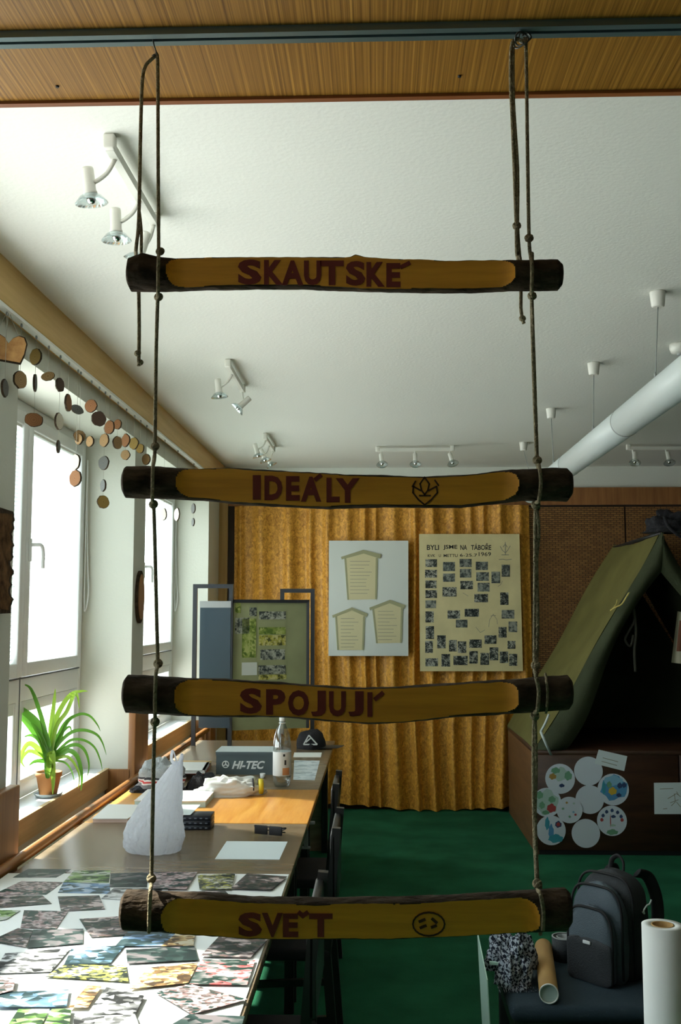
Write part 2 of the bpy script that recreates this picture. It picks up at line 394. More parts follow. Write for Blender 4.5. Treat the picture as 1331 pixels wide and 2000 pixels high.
# windows
def make_window(idx, y0, y1, blinds, high=False):
    w = bpy.data.objects.new('window_%d' % idx, None); COL.objects.link(w); w.location = (XW, (y0+y1)/2, ZS); structure(w)
    xa, xb = -1.715, -1.652
    if high: w.location.z = 1.78
    fm = MB()
    def fbar(m, ya, yb, za, zb, x0=xa, x1=xb): m.rbox((x0, ya, za), (x1, yb, zb), 0.006, seg=2)
    ym = (y0+y1)/2 - 0.03
    zl = 1.78 if high else ZS
    fbar(fm, y0, y0+0.05, zl, ZH); fbar(fm, y1-0.05, y1, zl, ZH); fbar(fm, y0+0.046, y1-0.046, ZH-0.08, ZH-0.0005, xa+0.001, xb-0.001); fbar(fm, y0+0.046, y1-0.046, zl+0.0005, zl+0.07, xa+0.001, xb-0.001)
    if not high: fbar(fm, y0+0.046, y1-0.046, 1.235, 1.345, xa+0.001, xb-0.0012)
    fbar(fm, ym-0.035, ym+0.035, zl+0.03, ZH-0.03, xa+0.0015, xb-0.0006)
    fm.build('frame', M['pvc'], w, world=True)
    gm = MB().box((xb-0.002, ym-0.003, zl+0.05), (xb+0.0025, ym+0.003, ZH-0.06)).box((xb-0.002, y0+0.04, 1.340), (xb+0.0025, y1-0.04, 1.347)) if not high else MB().box((xb-0.002, ym-0.003, zl+0.05), (xb+0.0025, ym+0.003, ZH-0.06))
    gm.build('seal', M['gasket'], w, world=True)
    for (ya, yb, lower) in ((y0+0.045, ym-0.004, 0), (ym+0.004, y1-0.045, 0), (y0+0.045, ym-0.004, 1), (ym+0.004, y1-0.045, 1)):
        if high and lower: continue
        za, zb = (max(1.35, zl+0.04), ZH-0.05) if not lower else (ZS+0.03, 1.235)
        st = 0.065 if not lower else 0.055
        x0, x1 = (-1.700, -1.640) if not lower else (-1.705, -1.655)
        sm = MB(); fbar(sm, ya, ya+st, za, zb, x0, x1); fbar(sm, yb-st, yb, za, zb, x0, x1)
        fbar(sm, ya+st-0.004, yb-st+0.004, za+0.0005, za+st, x0+0.001, x1-0.001); fbar(sm, ya+st-0.004, yb-st+0.004, zb-st, zb-0.0005, x0+0.001, x1-0.001)
        s = sm.build('sash' if not lower else 'lower_light', M['pvc'], w, world=True)
        MB().box((-1.690, ya+st-0.01, za+st-0.01), (-1.684, yb-st+0.01, zb-st+0.01)).build('pane', M['glass'], s, world=True)
        if blinds and not lower:
            bl = MB(); z = za+st+0.012; tilt = R(42) if (high or ya < 4.5) else (R(-20) if ya < 5.7 else R(-8))      # the sash above the light table has its slats open
            c, sn = math.cos(tilt)*0.0125, math.sin(tilt)*0.0125
            while z < zb-st-0.012:
                yA, yB = ya+st+0.004, yb-st-0.004
                bl.add([(-1.668-c, yA, z-sn), (-1.668-c, yB, z-sn), (-1.668+c, yB, z+sn), (-1.668+c, yA, z+sn)], [(0,1,2,3)])
                z += 0.0195
            bb = bl.build('blind_slats', M['slat'], s, world=True, recalc=False); tag(bb, kind='stuff')
            MB().box((-1.682, ya+st+0.002, zb-st-0.012), (-1.652, yb-st-0.002, zb-st+0.004)).build('blind_head', M['whitemetal'], s, world=True)
    # handle on the inner stile, pointing down
    hy = ym+0.045; hz = 1.94 if not high else 2.1
    h = MB().rbox((-1.640, hy-0.014, hz-0.055), (-1.631, hy+0.014, hz+0.055), 0.004)
    h.tube(smooth_path([(-1.632, hy, hz+0.025), (-1.600, hy, hz+0.025), (-1.588, hy+0.012, hz+0.022), (-1.585, hy+0.030, hz-0.005), (-1.585, hy+0.034, hz-0.085)], 5), 0.009, 8)
    h.build('handle', M['pvc'], w, world=True)
    if blinds and not high:
        cz = MB().tube(smooth_path([(-1.63, y1-0.035, 2.5), (-1.628, y1-0.032, 2.2), (-1.620, y1-0.025, 1.9), (-1.612, y1-0.03, 1.75), (-1.624, y1-0.04, 1.66), (-1.63, y1-0.045, 1.75), (-1.63, y1-0.045, 2.5)], 6), 0.0035, 6)
        cz.build('blind_cord', M['pvc'], w, world=True)
    return w
for i, (a, b) in enumerate(BAYS):
    make_window(i+1, a, WEND[i], i != 1, i == 0)  # first window is added, set high to light the logs from above
    portal('sky_portal', a+0.05, WEND[i]-0.05, (ZS if i else 1.80)+0.03, ZH-0.05, XO-0.03)

# ------------------------------------------------------------------ back wall: curtain, mats, posters
def velvet():
    m, n, b = newmat('gold crushed velvet'); b.inputs['Roughness'].default_value = 0.55
    t = n.nodes.new('ShaderNodeTexCoord'); mp = n.nodes.new('ShaderNodeMapping'); mp.inputs['Scale'].default_value = (1.0, 1.0, 0.7)
    nz = n.nodes.new('ShaderNodeTexNoise'); nz.inputs['Scale'].default_value = 38; nz.inputs['Detail'].default_value = 6; nz.inputs['Roughness'].default_value = 0.7
    nz.inputs['Distortion'].default_value = 1.2
    r = n.nodes.new('ShaderNodeValToRGB'); r.color_ramp.elements[0].position = 0.36; r.color_ramp.elements[1].position = 0.66
    r.color_ramp.elements[0].color = (0.36, 0.145, 0.012, 1); r.color_ramp.elements[1].color = (0.86, 0.44, 0.06, 1)
    n.links.new(t.outputs['Object'], mp.inputs[0]); n.links.new(mp.outputs[0], nz.inputs['Vector']); n.links.new(nz.outputs['Fac'], r.inputs[0])
    n.links.new(r.outputs[0], b.inputs['Base Color'])
    b.inputs['Sheen Weight'].default_value = 0.25; b.inputs['Sheen Tint'].default_value = (0.9, 0.6, 0.2, 1); b.inputs['Sheen Roughness'].default_value = 0.35
    return m
M['velvet'] = velvet()
CX0, CX1, CZ0, CZ1 = -1.235, 1.30, 0.035, 2.56
rnd = random.Random(3); phs = []; x = 0
while x < 1.02:
    w = rnd.choice((0.028, 0.040, 0.05, 0.065, 0.10))*rnd.uniform(0.9, 1.15); phs.append((x, w, rnd.uniform(0.5, 1.0))); x += w
def fold(u):
    for x0, w, a in phs:
        if u <= x0+w: return a*((0.5-0.5*math.cos(2*math.pi*(u-x0)/w))**2.0)
    return 0
def curtain(u, v):
    us = u+0.012*math.sin(v*5+u*9)*(1-v)
    amp = 0.085*(0.55+0.55*(1-v))
    bot = 0.03*math.sin(u*7.0)*(1-v)**4 + 0.035*(u > 0.93)*(1-v)**2
    return Vector((CX0+(CX1-CX0)*u + 0.05*(1-v)*(0.3-u*0.2)*0.3, 8.78-amp*fold(us)-0.012*math.sin(u*23+v*6), CZ0+(CZ1-CZ0)*v+bot))
cu = MB().grid(curtain, 420, 40).build('velvet_curtain', M['velvet'], recalc=False)
tag(cu, 'gold crushed velvet curtain hanging in folds along the back wall', 'curtain')

def rattan():
    m, n, b = newmat('woven reed mat'); b.inputs['Roughness'].default_value = 0.7
    t = n.nodes.new('ShaderNodeTexCoord'); ch = n.nodes.new('ShaderNodeTexBrick')
    ch.inputs['Scale'].default_value = 1.0; ch.inputs['Brick Width'].default_value = 0.050; ch.inputs['Row Height'].default_value = 0.017; ch.inputs['Mortar Size'].default_value = 0.003
    ch.inputs['Color1'].default_value = (0.34, 0.165, 0.045, 1); ch.inputs['Color2'].default_value = (0.22, 0.10, 0.026, 1); ch.inputs['Mortar'].default_value = (0.06, 0.028, 0.008, 1)
    mp = n.nodes.new('ShaderNodeMapping'); mp.inputs['Rotation'].default_value = (R(90), 0, 0)
    n.links.new(t.outputs['Object'], mp.inputs[0]); n.links.new(mp.outputs[0], ch.inputs['Vector']); n.links.new(ch.outputs[0], b.inputs['Base Color'])
    bp = n.nodes.new('ShaderNodeBump'); bp.inputs['Distance'].default_value = 0.004; bp.inputs['Strength'].default_value = 0.6
    n.links.new(ch.outputs['Color'], bp.inputs['Height']); n.links.new(bp.outputs[0], b.inputs['Normal'])
    return m
M['rattan'] = rattan()
for x0, x1, lab in ((1.285, 2.115, 'brown woven reed mat on the back wall between curtain and tent ridge'), (2.13, 3.3, 'brown woven reed mat on the back wall at the right picture edge')):
    mo = MB().box((x0, 0, 0.3), (x1, 0.012, 2.545)).build('reed_mat', M['rattan'], origin=(0, 0, 0)); mo.location = (0, 8.815, 0)
    tag(mo, lab, 'mat', 'reed mats on the back wall')

def quad_px(mb, pxs, Y, th, mi=0):
    """thin plate standing in the plane y=Y, its corners given as seen from the camera's place"""
    P = [at(x, y, Y) for x, y in pxs]
    return mb.prism(P, (0, -th, 0), mi)

# white poster with three hive shaped cards
PY = 8.69
po = thing('card_poster', at(720, 1168, PY), 'white poster with three house shaped cream cards hung on the gold curtain', 'poster')
quad_px(MB(), [(642, 1281), (798, 1281), (798, 1056), (643, 1056)], PY, 0.006).build('sheet', M['board'], po, world=True)
CW, CH = 10.0, 10.0
M['hivecard'] = plain('hive card cream', (0.60, 0.55, 0.33), 0.8)
M['hiveroof'] = plain('hive card olive', (0.33, 0.33, 0.19), 0.8)
def s6(x, y): return (620+x/3.025, 1020+y/3.025)
for roof, body in (
    ([(140,205),(272,163),(378,190),(372,215),(275,185),(145,220)], [(160,212),(272,180),(358,210),(352,455),(178,458)]),
    ([(88,550),(205,503),(298,540),(292,560),(205,520),(92,565)], [(105,555),(205,518),(283,555),(275,755),(118,755)]),
    ([(308,505),(430,458),(520,490),(515,512),(428,478),(312,520)], [(325,512),(428,475),(507,505),(500,712),(348,715)])):
    c = quad_px(MB(), [s6(*p) for p in body], PY-0.0062, 0.004).build('hive_card', M['hivecard'], po, world=True)
    quad_px(MB(), [s6(*p) for p in roof], PY-0.0105, 0.003).build('card_roof', M['hiveroof'], c, world=True)
    xs = [p[0] for p in body]; yy = [p[1] for p in body]
    mbw = MB(); y = min(yy)+50
    while y < max(yy)-18:
        a, b = min(xs)+34, max(xs)-34-rnd.uniform(0, 50)
        quad_px(mbw, [s6(a, y+3), s6(b, y+3), s6(b, y), s6(a, y)], PY-0.0104, 0.0006); y += 21
    mbw.build('handwriting', M['inkgrey'], c, world=True)
    bl, br = body[-1], body[-2]
    quad_px(MB(), [s6(body[0][0], body[0][1]), s6(body[0][0]+12, body[0][1]), s6(bl[0]+10, bl[1]), s6(bl[0], bl[1])], PY-0.0104, 0.0008).build('card_border', M['hiveroof'], c, world=True)
    quad_px(MB(), [s6(body[2][0]-12, body[2][1]), s6(body[2][0], body[2][1]), s6(br[0], br[1]), s6(br[0]-10, br[1])], PY-0.0104, 0.0008).build('card_border', M['hiveroof'], c, world=True)


# camp poster with small black and white photographs
cp = thing('photo_poster', at(920, 1178, PY), 'yellowed camp poster of small black and white photos under a hand lettered title', 'poster')
quad_px(MB(), [(821, 1311), (1022, 1311), (1015, 1043), (819, 1043)], PY, 0.003).build('sheet', M['cream'], cp, world=True)
def s7(x, y): return (800+x/5.546, 1030+y/5.546)
M['bw1'] = photo_mat('black and white print', [(0.015,0.02,0.02), (0.06,0.07,0.065), (0.16,0.17,0.15), (0.42,0.42,0.36)], 60)
M['bw2'] = photo_mat('grey landscape print', [(0.05,0.06,0.06), (0.12,0.14,0.13), (0.22,0.24,0.21), (0.30,0.31,0.27)], 40)
prints = [(175,345,300,430),(170,460,300,545),(175,575,295,660),(175,680,300,765),(175,790,290,875),(175,910,265,1030),(178,1070,268,1210),(172,1228,255,1360),(175,1418,310,1505),
 (365,375,495,475),(365,500,495,590),(360,648,512,750),(545,342,675,430),(548,450,672,545),(552,580,690,670),(720,372,852,462),(725,485,862,580),(740,600,870,695),(705,722,852,812),
 (1000,405,1090,535),(890,480,985,605),(985,705,1075,840),(1000,895,1138,988),(415,900,550,990),(600,882,755,968),(505,1000,630,1085),(1075,1020,1170,1135),(968,1080,1055,1195),
 (302,1170,395,1310),(430,1220,515,1345),(525,1235,618,1360),(650,1215,785,1305),(815,1170,945,1262),(1065,1230,1150,1315),(870,1300,965,1440),(650,1340,742,1475),(770,1360,865,1490),
 (348,1372,442,1508),(478,1392,632,1492),(980,1345,1072,1470),(1082,1370,1170,1500)]
for i, (a, b, c, d) in enumerate(prints):
    o = quad_px(MB(), [s7(a, d), s7(c, d), s7(c, b), s7(a, b)], PY-0.0031, 0.0012).build('print', M['bw2'] if i in (9,10,12,13,15,16,17,19,20,22,4,25,26) else M['bw1'], cp, world=True)
lt = MB()
for word, x0, x1 in (('BYLI', 190, 322), ('JSME', 368, 520), ('NA', 553, 625), ('TÁBOŘE', 668, 888)):
    p0, p1, p2 = s7(x0, 245), s7(x1, 245), s7(x0, 172 if word == 'TÁBOŘE' else 190)
    text_on(lt, word, at(*p0, PY-0.0031), at(*p1, PY-0.0031), at(*p2, PY-0.0031), 0.001, 0.018)
for word, x0, x1, yb, yt in (('KVK', 200, 280, 322, 292), ('U', 320, 342, 322, 292), ('METTU', 372, 525, 322, 290), ('6-25.7', 548, 735, 318, 285), ('1969', 752, 885, 312, 268)):
    p0, p1, p2 = s7(x0, yb), s7(x1, yb), s7(x0, yt)
    text_on(lt, word, at(*p0, PY-0.0031), at(*p1, PY-0.0031), at(*p2, PY-0.0031), 0.001, 0.006)
lt.build('title', M['inkdark'], cp, world=True)
em = MB()
def stroke_px(mb, pts, f, Y, w, th=0.0008):
    P = [at(*f(*p), Y) for p in pts]
    for a, b in zip(P, P[1:]): mb.bar(a, b, w, th, up=(0, 1, 0))
for pts in ([(1040,160),(1040,300)], [(985,205),(1010,250),(1040,275),(1065,250),(1095,200)], [(1000,298),(1080,298)], [(970,350),(1010,345),(1050,352),(1110,345)], [(1015,215),(1040,180),(1062,215)]):
    stroke_px(em, pts, s7, PY-0.0035, 0.006)
em.build('emblem', M['inkgrey'], cp, world=True)
em = MB()
for pts in ([(860,1080),(870,1000),(910,940),(950,1000),(955,1050)], [(880,960),(940,955)], [(720,1080),(770,1140),(820,1110)], [(580,710),(640,745)], [(1010,580),(990,620),(960,640)]):
    stroke_px(em, pts, s7, PY-0.0035, 0.004)
em.build('pencil_sketch', M['inkgrey'], cp, world=True)

# ------------------------------------------------------------------ tables, bench rail
TZ = 0.75
def make_table(y0, y1, top, label, x0=-1.266, x1=-0.302):
    t = thing('table', ((x0+x1)/2, (y0+y1)/2, 0), label, 'table', 'tables in a row beside the windows')
    MB().rbox((x0, y0+0.002, TZ-0.03), (x1, y1-0.002, TZ), 0.003, seg=2).build('tabletop', top, t, world=True)
    MB().box((x0+0.06, y0+0.05, TZ-0.12), (x1-0.06, y0+0.07, TZ-0.03)).box((x0+0.06, y1-0.07, TZ-0.12), (x1-0.06, y1-0.05, TZ-0.03)).box((x0+0.06, y0+0.07, TZ-0.12), (x0+0.08, y1-0.07, TZ-0.03)).box((x1-0.08, y0+0.07, TZ-0.12), (x1-0.06, y1-0.07, TZ-0.03)).build('apron', M['desk_dark'], t, world=True)
    for lx in (x0+0.05, x1-0.09):
        for ly in (y0+0.04, y1-0.08):
            MB().rbox((lx, ly, 0), (lx+0.04, ly+0.04, TZ-0.03), 0.004, seg=2).build('leg', M['black'], t, world=True)
    return t
make_table(2.0, 4.466, M['desk_dark'], 'long dark brown table carrying the photo collage and the plastic bag')
make_table(4.472, 5.315, M['desk_light'], 'light orange wooden table between the two dark ones')
far_table = make_table(5.321, 7.30, M['desk_dark'], 'dark brown table carrying the shoe box and the plastic bottle')
MB().box((-1.20, 7.275, 0.001), (-0.35, 7.290, TZ-0.031)).build('sun_stop_panel', M['desk_dark'], far_table, world=True)  # added panel that keeps a sun patch off the carpet
br = thing('rail_bench', (-1.312, 4.9, 0), 'long varnished wooden rail on posts between the tables and the window sill', 'bench')
MB().tube([(-1.312, 1.95, 0.751), (-1.312, 4.55, 0.751), (-1.312, 7.95, 0.751)], 0.021, 12).build('top_rail', M['railwood'], br, world=True)
for y in (2.4, 4.55, 6.3, 7.7):
    MB().rbox((-1.328, y-0.02, 0), (-1.294, y+0.02, 0.735), 0.005).build('post', M['railwood'], br, world=True)
MB().rbox((-1.318, 2.0, 0.44), (-1.298, 7.8, 0.50), 0.005).build('lower_rail', M['railwood'], br, world=True)
# ------------------------------------------------------------------ rope ladder with four carved logs
LY = 1.593
lad = thing('rope_ladder', (0.02, LY, 1.12), 'rope ladder of four carved bark logs with burnt lettering hung from the ceiling track', 'ladder')
LOGS = [
 dict(top=[(250,520),(254,505),(280,496),(315,503),(345,506),(480,503),(640,503),(685,503),(695,499),(712,504),(760,507),(870,510),(980,510),(1088,507),(1098,516)],
      bot=[(250,556),(256,568),(300,569),(350,570),(420,566),(600,565),(720,570),(870,573),(990,569),(1090,567),(1099,556)], face=(335,1000), tilt=0),
 dict(top=[(241,922),(246,911),(300,910),(385,915),(450,914),(550,919),(650,925),(710,927),(830,931),(930,925),(1000,917),(1080,914),(1108,915),(1117,924)],
      bot=[(241,962),(247,973),(300,975),(400,978),(450,985),(560,991),(640,995),(750,991),(900,993),(960,986),(1020,979),(1108,980),(1117,968)], face=(352,1006), tilt=0),
 dict(top=[(244,1326),(250,1317),(300,1320),(440,1325),(560,1333),(690,1342),(780,1340),(900,1332),(1010,1325),(1060,1320),(1110,1318),(1117,1327)],
      bot=[(243,1380),(248,1391),(300,1395),(350,1400),(450,1402),(560,1402),(720,1415),(800,1411),(900,1401),(1000,1395),(1050,1391),(1110,1386),(1117,1376)], face=(352,1006), tilt=-3),
 dict(top=[(239,1748),(245,1738),(300,1740),(420,1743),(480,1750),(560,1752),(700,1752),(850,1750),(1000,1740),(1106,1733),(1114,1742)],
      bot=[(239,1808),(245,1816),(330,1822),(480,1833),(600,1833),(750,1832),(900,1828),(1000,1822),(1106,1817),(1114,1806)], face=(326,1045), tilt=9)]
FACEY = []
rungs = []
for li, L in enumerate(LOGS):
    xa, xb = L['top'][0][0], L['top'][-1][0]
    NX, NA = 420, 72
    tl = R(L['tilt']); nrm = Vector((0, -math.cos(tl), -math.sin(tl)))
    ring = []
    rmean = 0.5*sum(at(600, interp(L['top'], x), LY).z-at(600, interp(L['bot'], x), LY).z for x in (450, 600, 750, 900))/4
    vs = []; clip = []
    for i in range(NX+1):
        px = xa+(xb-xa)*(i/NX)
        zt = at(px, interp(L['top'], px), LY).z; zb = at(px, interp(L['bot'], px), LY).z
        zc, r = (zt+zb)/2, (zt-zb)/2*0.985; X = at(px, (interp(L['top'], px)+interp(L['bot'], px))/2, LY).x
        d = min(px-L['face'][0], L['face'][1]-px)
        cut = r*1.2 if d < -12 else (0.42*rmean + (1.25*r-0.42*rmean)*(1-min(1, max(0, (d+12)/45)))**2.2)
        for k_ in range(NA):
            a = 2*math.pi*k_/NA
            nr = 1+0.055*noise.noise(Vector((X*16+li*7, math.cos(a)*1.7, math.sin(a)*1.7)))+0.025*noise.noise(Vector((X*70, math.cos(a)*5, math.sin(a)*5)))
            p = Vector((X, r*nr*math.cos(a), r*nr*math.sin(a)))
            dd = p.dot(nrm); cl = dd > cut
            if cl: p = p-nrm*(dd-cut)
            vs.append(Vector((X, LY+p.y, zc+p.z))); clip.append(cl)
    fb, ff = [], []
    for i in range(NX):
        for k_ in range(NA):
            q = [i*NA+k_, i*NA+(k_+1)%NA, (i+1)*NA+(k_+1)%NA, (i+1)*NA+k_]
            (ff if sum(clip[j] for j in q) >= 3 else fb).append(q)
    lg = MB(); lg.add(vs, fb, 0, True)
    lg.add(vs[:NA], [list(range(NA))], 1); lg.add(vs[-NA:], [list(range(NA))], 1)
    o = lg.build('rung', [M['bark'], M['endgrain']], lad, world=True)
    used = sorted({j for q in ff for j in q}); mp_ = {j: n_ for n_, j in enumerate(used)}
    MB().add([vs[j] for j in used], [[mp_[j] for j in q] for q in ff], 0, False).build('carved_face', M['cutwood'], o, world=True)
    rungs.append(o); FACEY.append((0.42*rmean, nrm, tl))
def facept(li, px, py, lift=0.0006):
    c, n_, tl = FACEY[li]; L = LOGS[li]
    zc = at(px, (interp(L['top'], px)+interp(L['bot'], px))/2, LY).z
    P0 = Vector((0, LY, zc))+n_*(c+lift); d = ray(px, py); o_ = Vector((0, 0, EYE))
    return o_+d*((P0-o_).dot(n_)/d.dot(n_))
def word(mb, li, s, x0, y0b, y0t, x1, y1b, bold=0.045, shear=0.0):
    text_on(mb, s, facept(li, x0, y0b), facept(li, x1, y1b), facept(li, x0, y0t), 0.0008, bold, shear)
def fstroke(mb, li, pts, w):
    P = [facept(li, *p, lift=0.0009) for p in pts]
    for a, b in zip(P, P[1:]):
        d = (b-a).normalized()*w*0.35; mb.bar(a-d, b+d, w, 0.0012, up=(0, 1, 0))
def letters(li, items, accents):
    mb = MB()
    for ch, x0, x1, yb, yt in items: word(mb, li, ch, x0, yb, yt, x1, yb)
    for pts in accents: fstroke(mb, li, pts, 0.0065)
    mb.build('lettering', M['burnt'], rungs[li], world=True)
letters(0, [('S',465,511,556,507),('K',516,553,556,508),('A',551,593,557,509),('U',594,628,557,509),('T',626,672,557,509),('S',676,714,558,510),('K',716,752,560,512),('E',755,783,561,514)], [[(785,521),(799,514)]])
letters(1, [('I',494,510,976,928),('D',517,552,977,929),('E',559,586,978,930),('A',588,628,980,931),('L',638,664,981,933),('Y',656,703,982,934)], [[(617,936),(626,929)]])
letters(2, [('S',469,512,1394,1344),('P',520,558,1396,1346),('O',563,604,1398,1348),('J',608,637,1399,1349),('U',643,676,1399,1350),('J',681,711,1399,1350),('I',718,728,1400,1352)], [[(734,1365),(747,1354)]])
letters(3, [('S',466,512,1829,1782),('V',512,553,1830,1783),('E',553,583,1830,1784),('T',604,650,1830,1784)], [[(585,1783),(592,1789)], [(592,1789),(600,1783)]])
# lily mark on the second log, ring mark on the fourth
em = MB()
import itertools
for pts in ([(830,932),(821,945),(824,958),(830,966),(836,958),(839,945),(830,932)], [(822,958),(808,950),(807,962),(818,976)], [(838,958),(853,950),(855,962),(843,976)],
            [(818,976),(830,986),(843,976)], [(812,940),(806,950)], [(850,938),(857,948)], [(820,968),(841,968)]):
    fstroke(em, 1, pts, 0.0024)
em.build('lily_mark', M['burntline'], rungs[1], world=True)
em = MB(); ringp = [(838+31*math.cos(2*math.pi*i/20), 1805+23*math.sin(2*math.pi*i/20)) for i in range(21)]
fstroke(em, 3, ringp, 0.0024)
for pts in ([(820,1800),(830,1796)], [(845,1795),(853,1802)], [(822,1812),(832,1808)], [(844,1811),(852,1808)]): fstroke(em, 3, pts, 0.004)
em.build('ring_mark', M['burntline'], rungs[3], world=True)

# ropes
def rope(name, pts, r=0.0030, parent=lad, yoff=None):
    P = []
    for p in pts:
        P.append(at(p[0], p[1], LY+(p[2] if len(p) > 2 else 0)))
    return MB().tube(smooth_path(P, 5), r, 8).build(name, M['rope'], parent, world=True)
def knot(px, py, dy, par, r=0.0048):
    c = at(px, py, LY+dy); mb = MB()
    for tl, ax in ((R(25), 'X'), (R(-35), 'Y'), (R(80), 'X')):
        Mx = Matrix.Translation(c) @ Matrix.Rotation(tl, 4, ax)
        mb.lathe([(r+0.0028*math.cos(t), 0.0028*math.sin(t)) for t in [2*math.pi*i/7 for i in range(7)]], 12, M=Mx, closed=True)
    mb.sphere(c, r, 10, sc=(1, 1, 1.3)); mb.build('knot', M['rope'], par, world=True)
F, B = -0.034, 0.034
lr = rope('main_rope', [(303,112),(308,120),(309,300),(310,485),(310,500,F),(309,535,F),(309,572,F),(308,590),(305,700),(303,850),(302,895),(299,912,F),(298,945,F),(298,978,F),(301,1000),(306,1200),(308,1290),(305,1315,F),(303,1360,F),(303,1402,F),(302,1420),(298,1600),(296,1715),(294,1740,F),(292,1780,F),(291,1818,F-0.002)])
for x, y in ((313,491),(310,580),(303,872),(300,985),(309,1296),(303,1410),(296,1716)): knot(x, y, 0 if y not in (985,) else -0.01, lr)
rope('back_loop', [(310,500,B*0.2),(309,505,B),(309,535,B+0.004),(309,566,B),(308,585,0)])
rope('back_loop', [(302,890,0),(299,912,B),(298,945,B+0.004),(298,976,B),(300,988,0)])
rope('back_loop', [(308,1300,0),(304,1322,B),(303,1360,B+0.004),(303,1398,B),(303,1412,0)])
rope('back_loop', [(296,1722,0),(294,1742,B),(292,1780,B+0.004),(291,1812,B),(291,1820,0.0),(291,1818,F)])
ls = rope('side_strand', [(303,110),(294,118),(284,130),(278,160),(275,250),(272,400),(270,450),(266,485),(266,500,B),(268,535,B+0.003),(271,570,B),(272,640,0.02),(271,715,0.02)])
knot(269, 690, 0.02, ls, 0.003); knot(274, 708, 0.02, ls, 0.0028)
rope('side_strand', [(272,410),(276,450),(276,490),(276,503,B),(274,535,B+0.006),(272,572,B)], 0.0026)
rr = rope('main_rope', [(1024,78),(1028,95),(1031,300),(1034,465),(1037,500),(1039,512,F),(1040,535,F),(1039,566,F),(1039,585),(1042,700),(1049,890),(1052,905),(1055,918,F),(1057,945,F),(1053,978,F),(1047,992),(1046,1100),(1045,1290),(1047,1318,F),(1053,1350,F),(1050,1388,F),(1044,1405),(1043,1550),(1049,1720),(1056,1745,F),(1062,1780,F),(1061,1818,F)])
for x, y in ((1034,465),(1040,578),(1050,899),(1047,986),(1047,1300),(1045,1398),(1050,1726)): knot(x, y, -0.004, rr)
rope('twin_strand', [(1040,585),(1046,760),(1050,890)], 0.0024)
rope('twin_strand', [(1049,992),(1053,1040),(1049,1100),(1051,1200),(1049,1295)], 0.0026)
rope('twin_strand', [(1046,1402),(1048,1500),(1046,1600),(1051,1722)], 0.0026)
for a, b in ((505,572),(912,985),(1318,1392),(1738,1816)):
    x = {505:1040, 912:1052, 1318:1048, 1738:1056}[a]
    rope('back_loop', [(x,a-10,0),(x,a+3,B),(x,(a+b)/2,B+0.004),(x,b-3,B),(x,b+8,0)])
rs = rope('side_strand', [(1022,80),(1008,78),(1000,90),(998,150),(1002,250),(1006,350),(1009,440),(1010,490),(1012,505,B),(1015,535,B+0.004),(1018,566,B),(1018,600,0.02),(1020,618,0.02),(1024,632,0.02)])
knot(1010, 441, 0, rs, 0.0045); knot(1021, 622, 0.02, rs, 0.003)
rope('side_strand', [(1003,92),(1004,200),(1012,330),(1012,440),(1016,500,0.01),(1017,505,B),(1018,535,B+0.01),(1019,566,B)], 0.0025)
# band of cord wound round the right end of the third log
rope('cord_band', [(1066,1316,0.0),(1068,1330,F+0.002),(1070,1352,F),(1069,1380,F+0.004),(1067,1392,0),(1066,1380,B),(1066,1330,B),(1066,1316,0)], 0.002)
# wire hooks in the track
h = MB().tube(smooth_path([at(300,66,LY), at(299,74,LY), at(301,88,LY), at(305,100,LY-0.004), at(306,112,LY), at(302,114,LY+0.006), at(298,108,LY)], 5), 0.0013, 6)
h.sphere(at(302,110,LY), 0.004, 8); h.build('wire_hook', M['hook'], lad, world=True)
h = MB()
for i, (cx, cy, r) in enumerate(((1020, 76, 0.011), (1026, 72, 0.010), (1014, 84, 0.008))):
    c = at(cx, cy, LY-0.004+0.004*i)
    h.tube([c+Vector((r*math.cos(t), 0.004*math.sin(2*t), r*math.sin(t))) for t in [2*math.pi*j/16 for j in range(17)]], 0.0016, 6)
h.tube([at(1022, 70, LY), at(1023, 58, LY)], 0.0016, 6); h.build('wire_hook', M['hook'], lad, world=True)

# ------------------------------------------------------------------ ceiling lamps
def track_light(p0, p1, label, spots, group='track lights on the ceiling'):
    """p0-p1: the rail; spots: (place along the rail 0..1, side offset, aim)"""
    p0, p1 = Vector(p0), Vector(p1)
    t = thing('track_light', p0, label, 'lamp', group)
    d = (p1-p0).normalized(); zc = HC
    q0, q1 = Vector((p0.x, p0.y, zc-0.03)), Vector((p1.x, p1.y, zc-0.03))
    mb = MB().bar(q0, q1, 0.022, 0.026)
    mb.rbox((q0.x-0.016, q0.y-0.016, zc-0.042), (q0.x+0.016, q0.y+0.016, zc), 0.006); mb.rbox((q1.x-0.016, q1.y-0.016, zc-0.042), (q1.x+0.016, q1.y+0.016, zc), 0.006)
    mb.build('rail', M['whitemetal'], t, world=True)
    for u, side, aim in spots:
        b = q0.lerp(q1, u); side = Vector(side); aim = Vector(aim).normalized()
        j = b+Vector((0, 0, -0.05))+side*0.3; hub = b+side+Vector((0, 0, -0.065))
        s = MB().tube(smooth_path([b+Vector((0,0,-0.012)), j, b+side*0.8+Vector((0,0,-0.075)), hub], 4), 0.006, 8)
        rot = aim.to_track_quat('Z', 'Y').to_matrix().to_4x4(); Mx = Matrix.Translation(hub-aim*0.03) @ rot
        s.lathe([(0.004,-0.003),(0.015,0),(0.0165,0.006),(0.0165,0.062),(0.019,0.066),(0.019,0.074)], 18, M=Mx)
        so = s.build('spot', M['whitemetal'], t, world=True)
        MB().lathe([(0.020,0.072),(0.030,0.078),(0.043,0.094),(0.044,0.096),(0.029,0.081),(0.019,0.075)], 24, M=Mx, closed=True).build('reflector', M['lampglass'], so, world=True)
        MB().lathe([(0.006,0.070),(0.012,0.078),(0.013,0.088),(0.008,0.096),(0.002,0.099)], 14, M=Mx).build('bulb', M['chrome'], so, world=True)
    return t
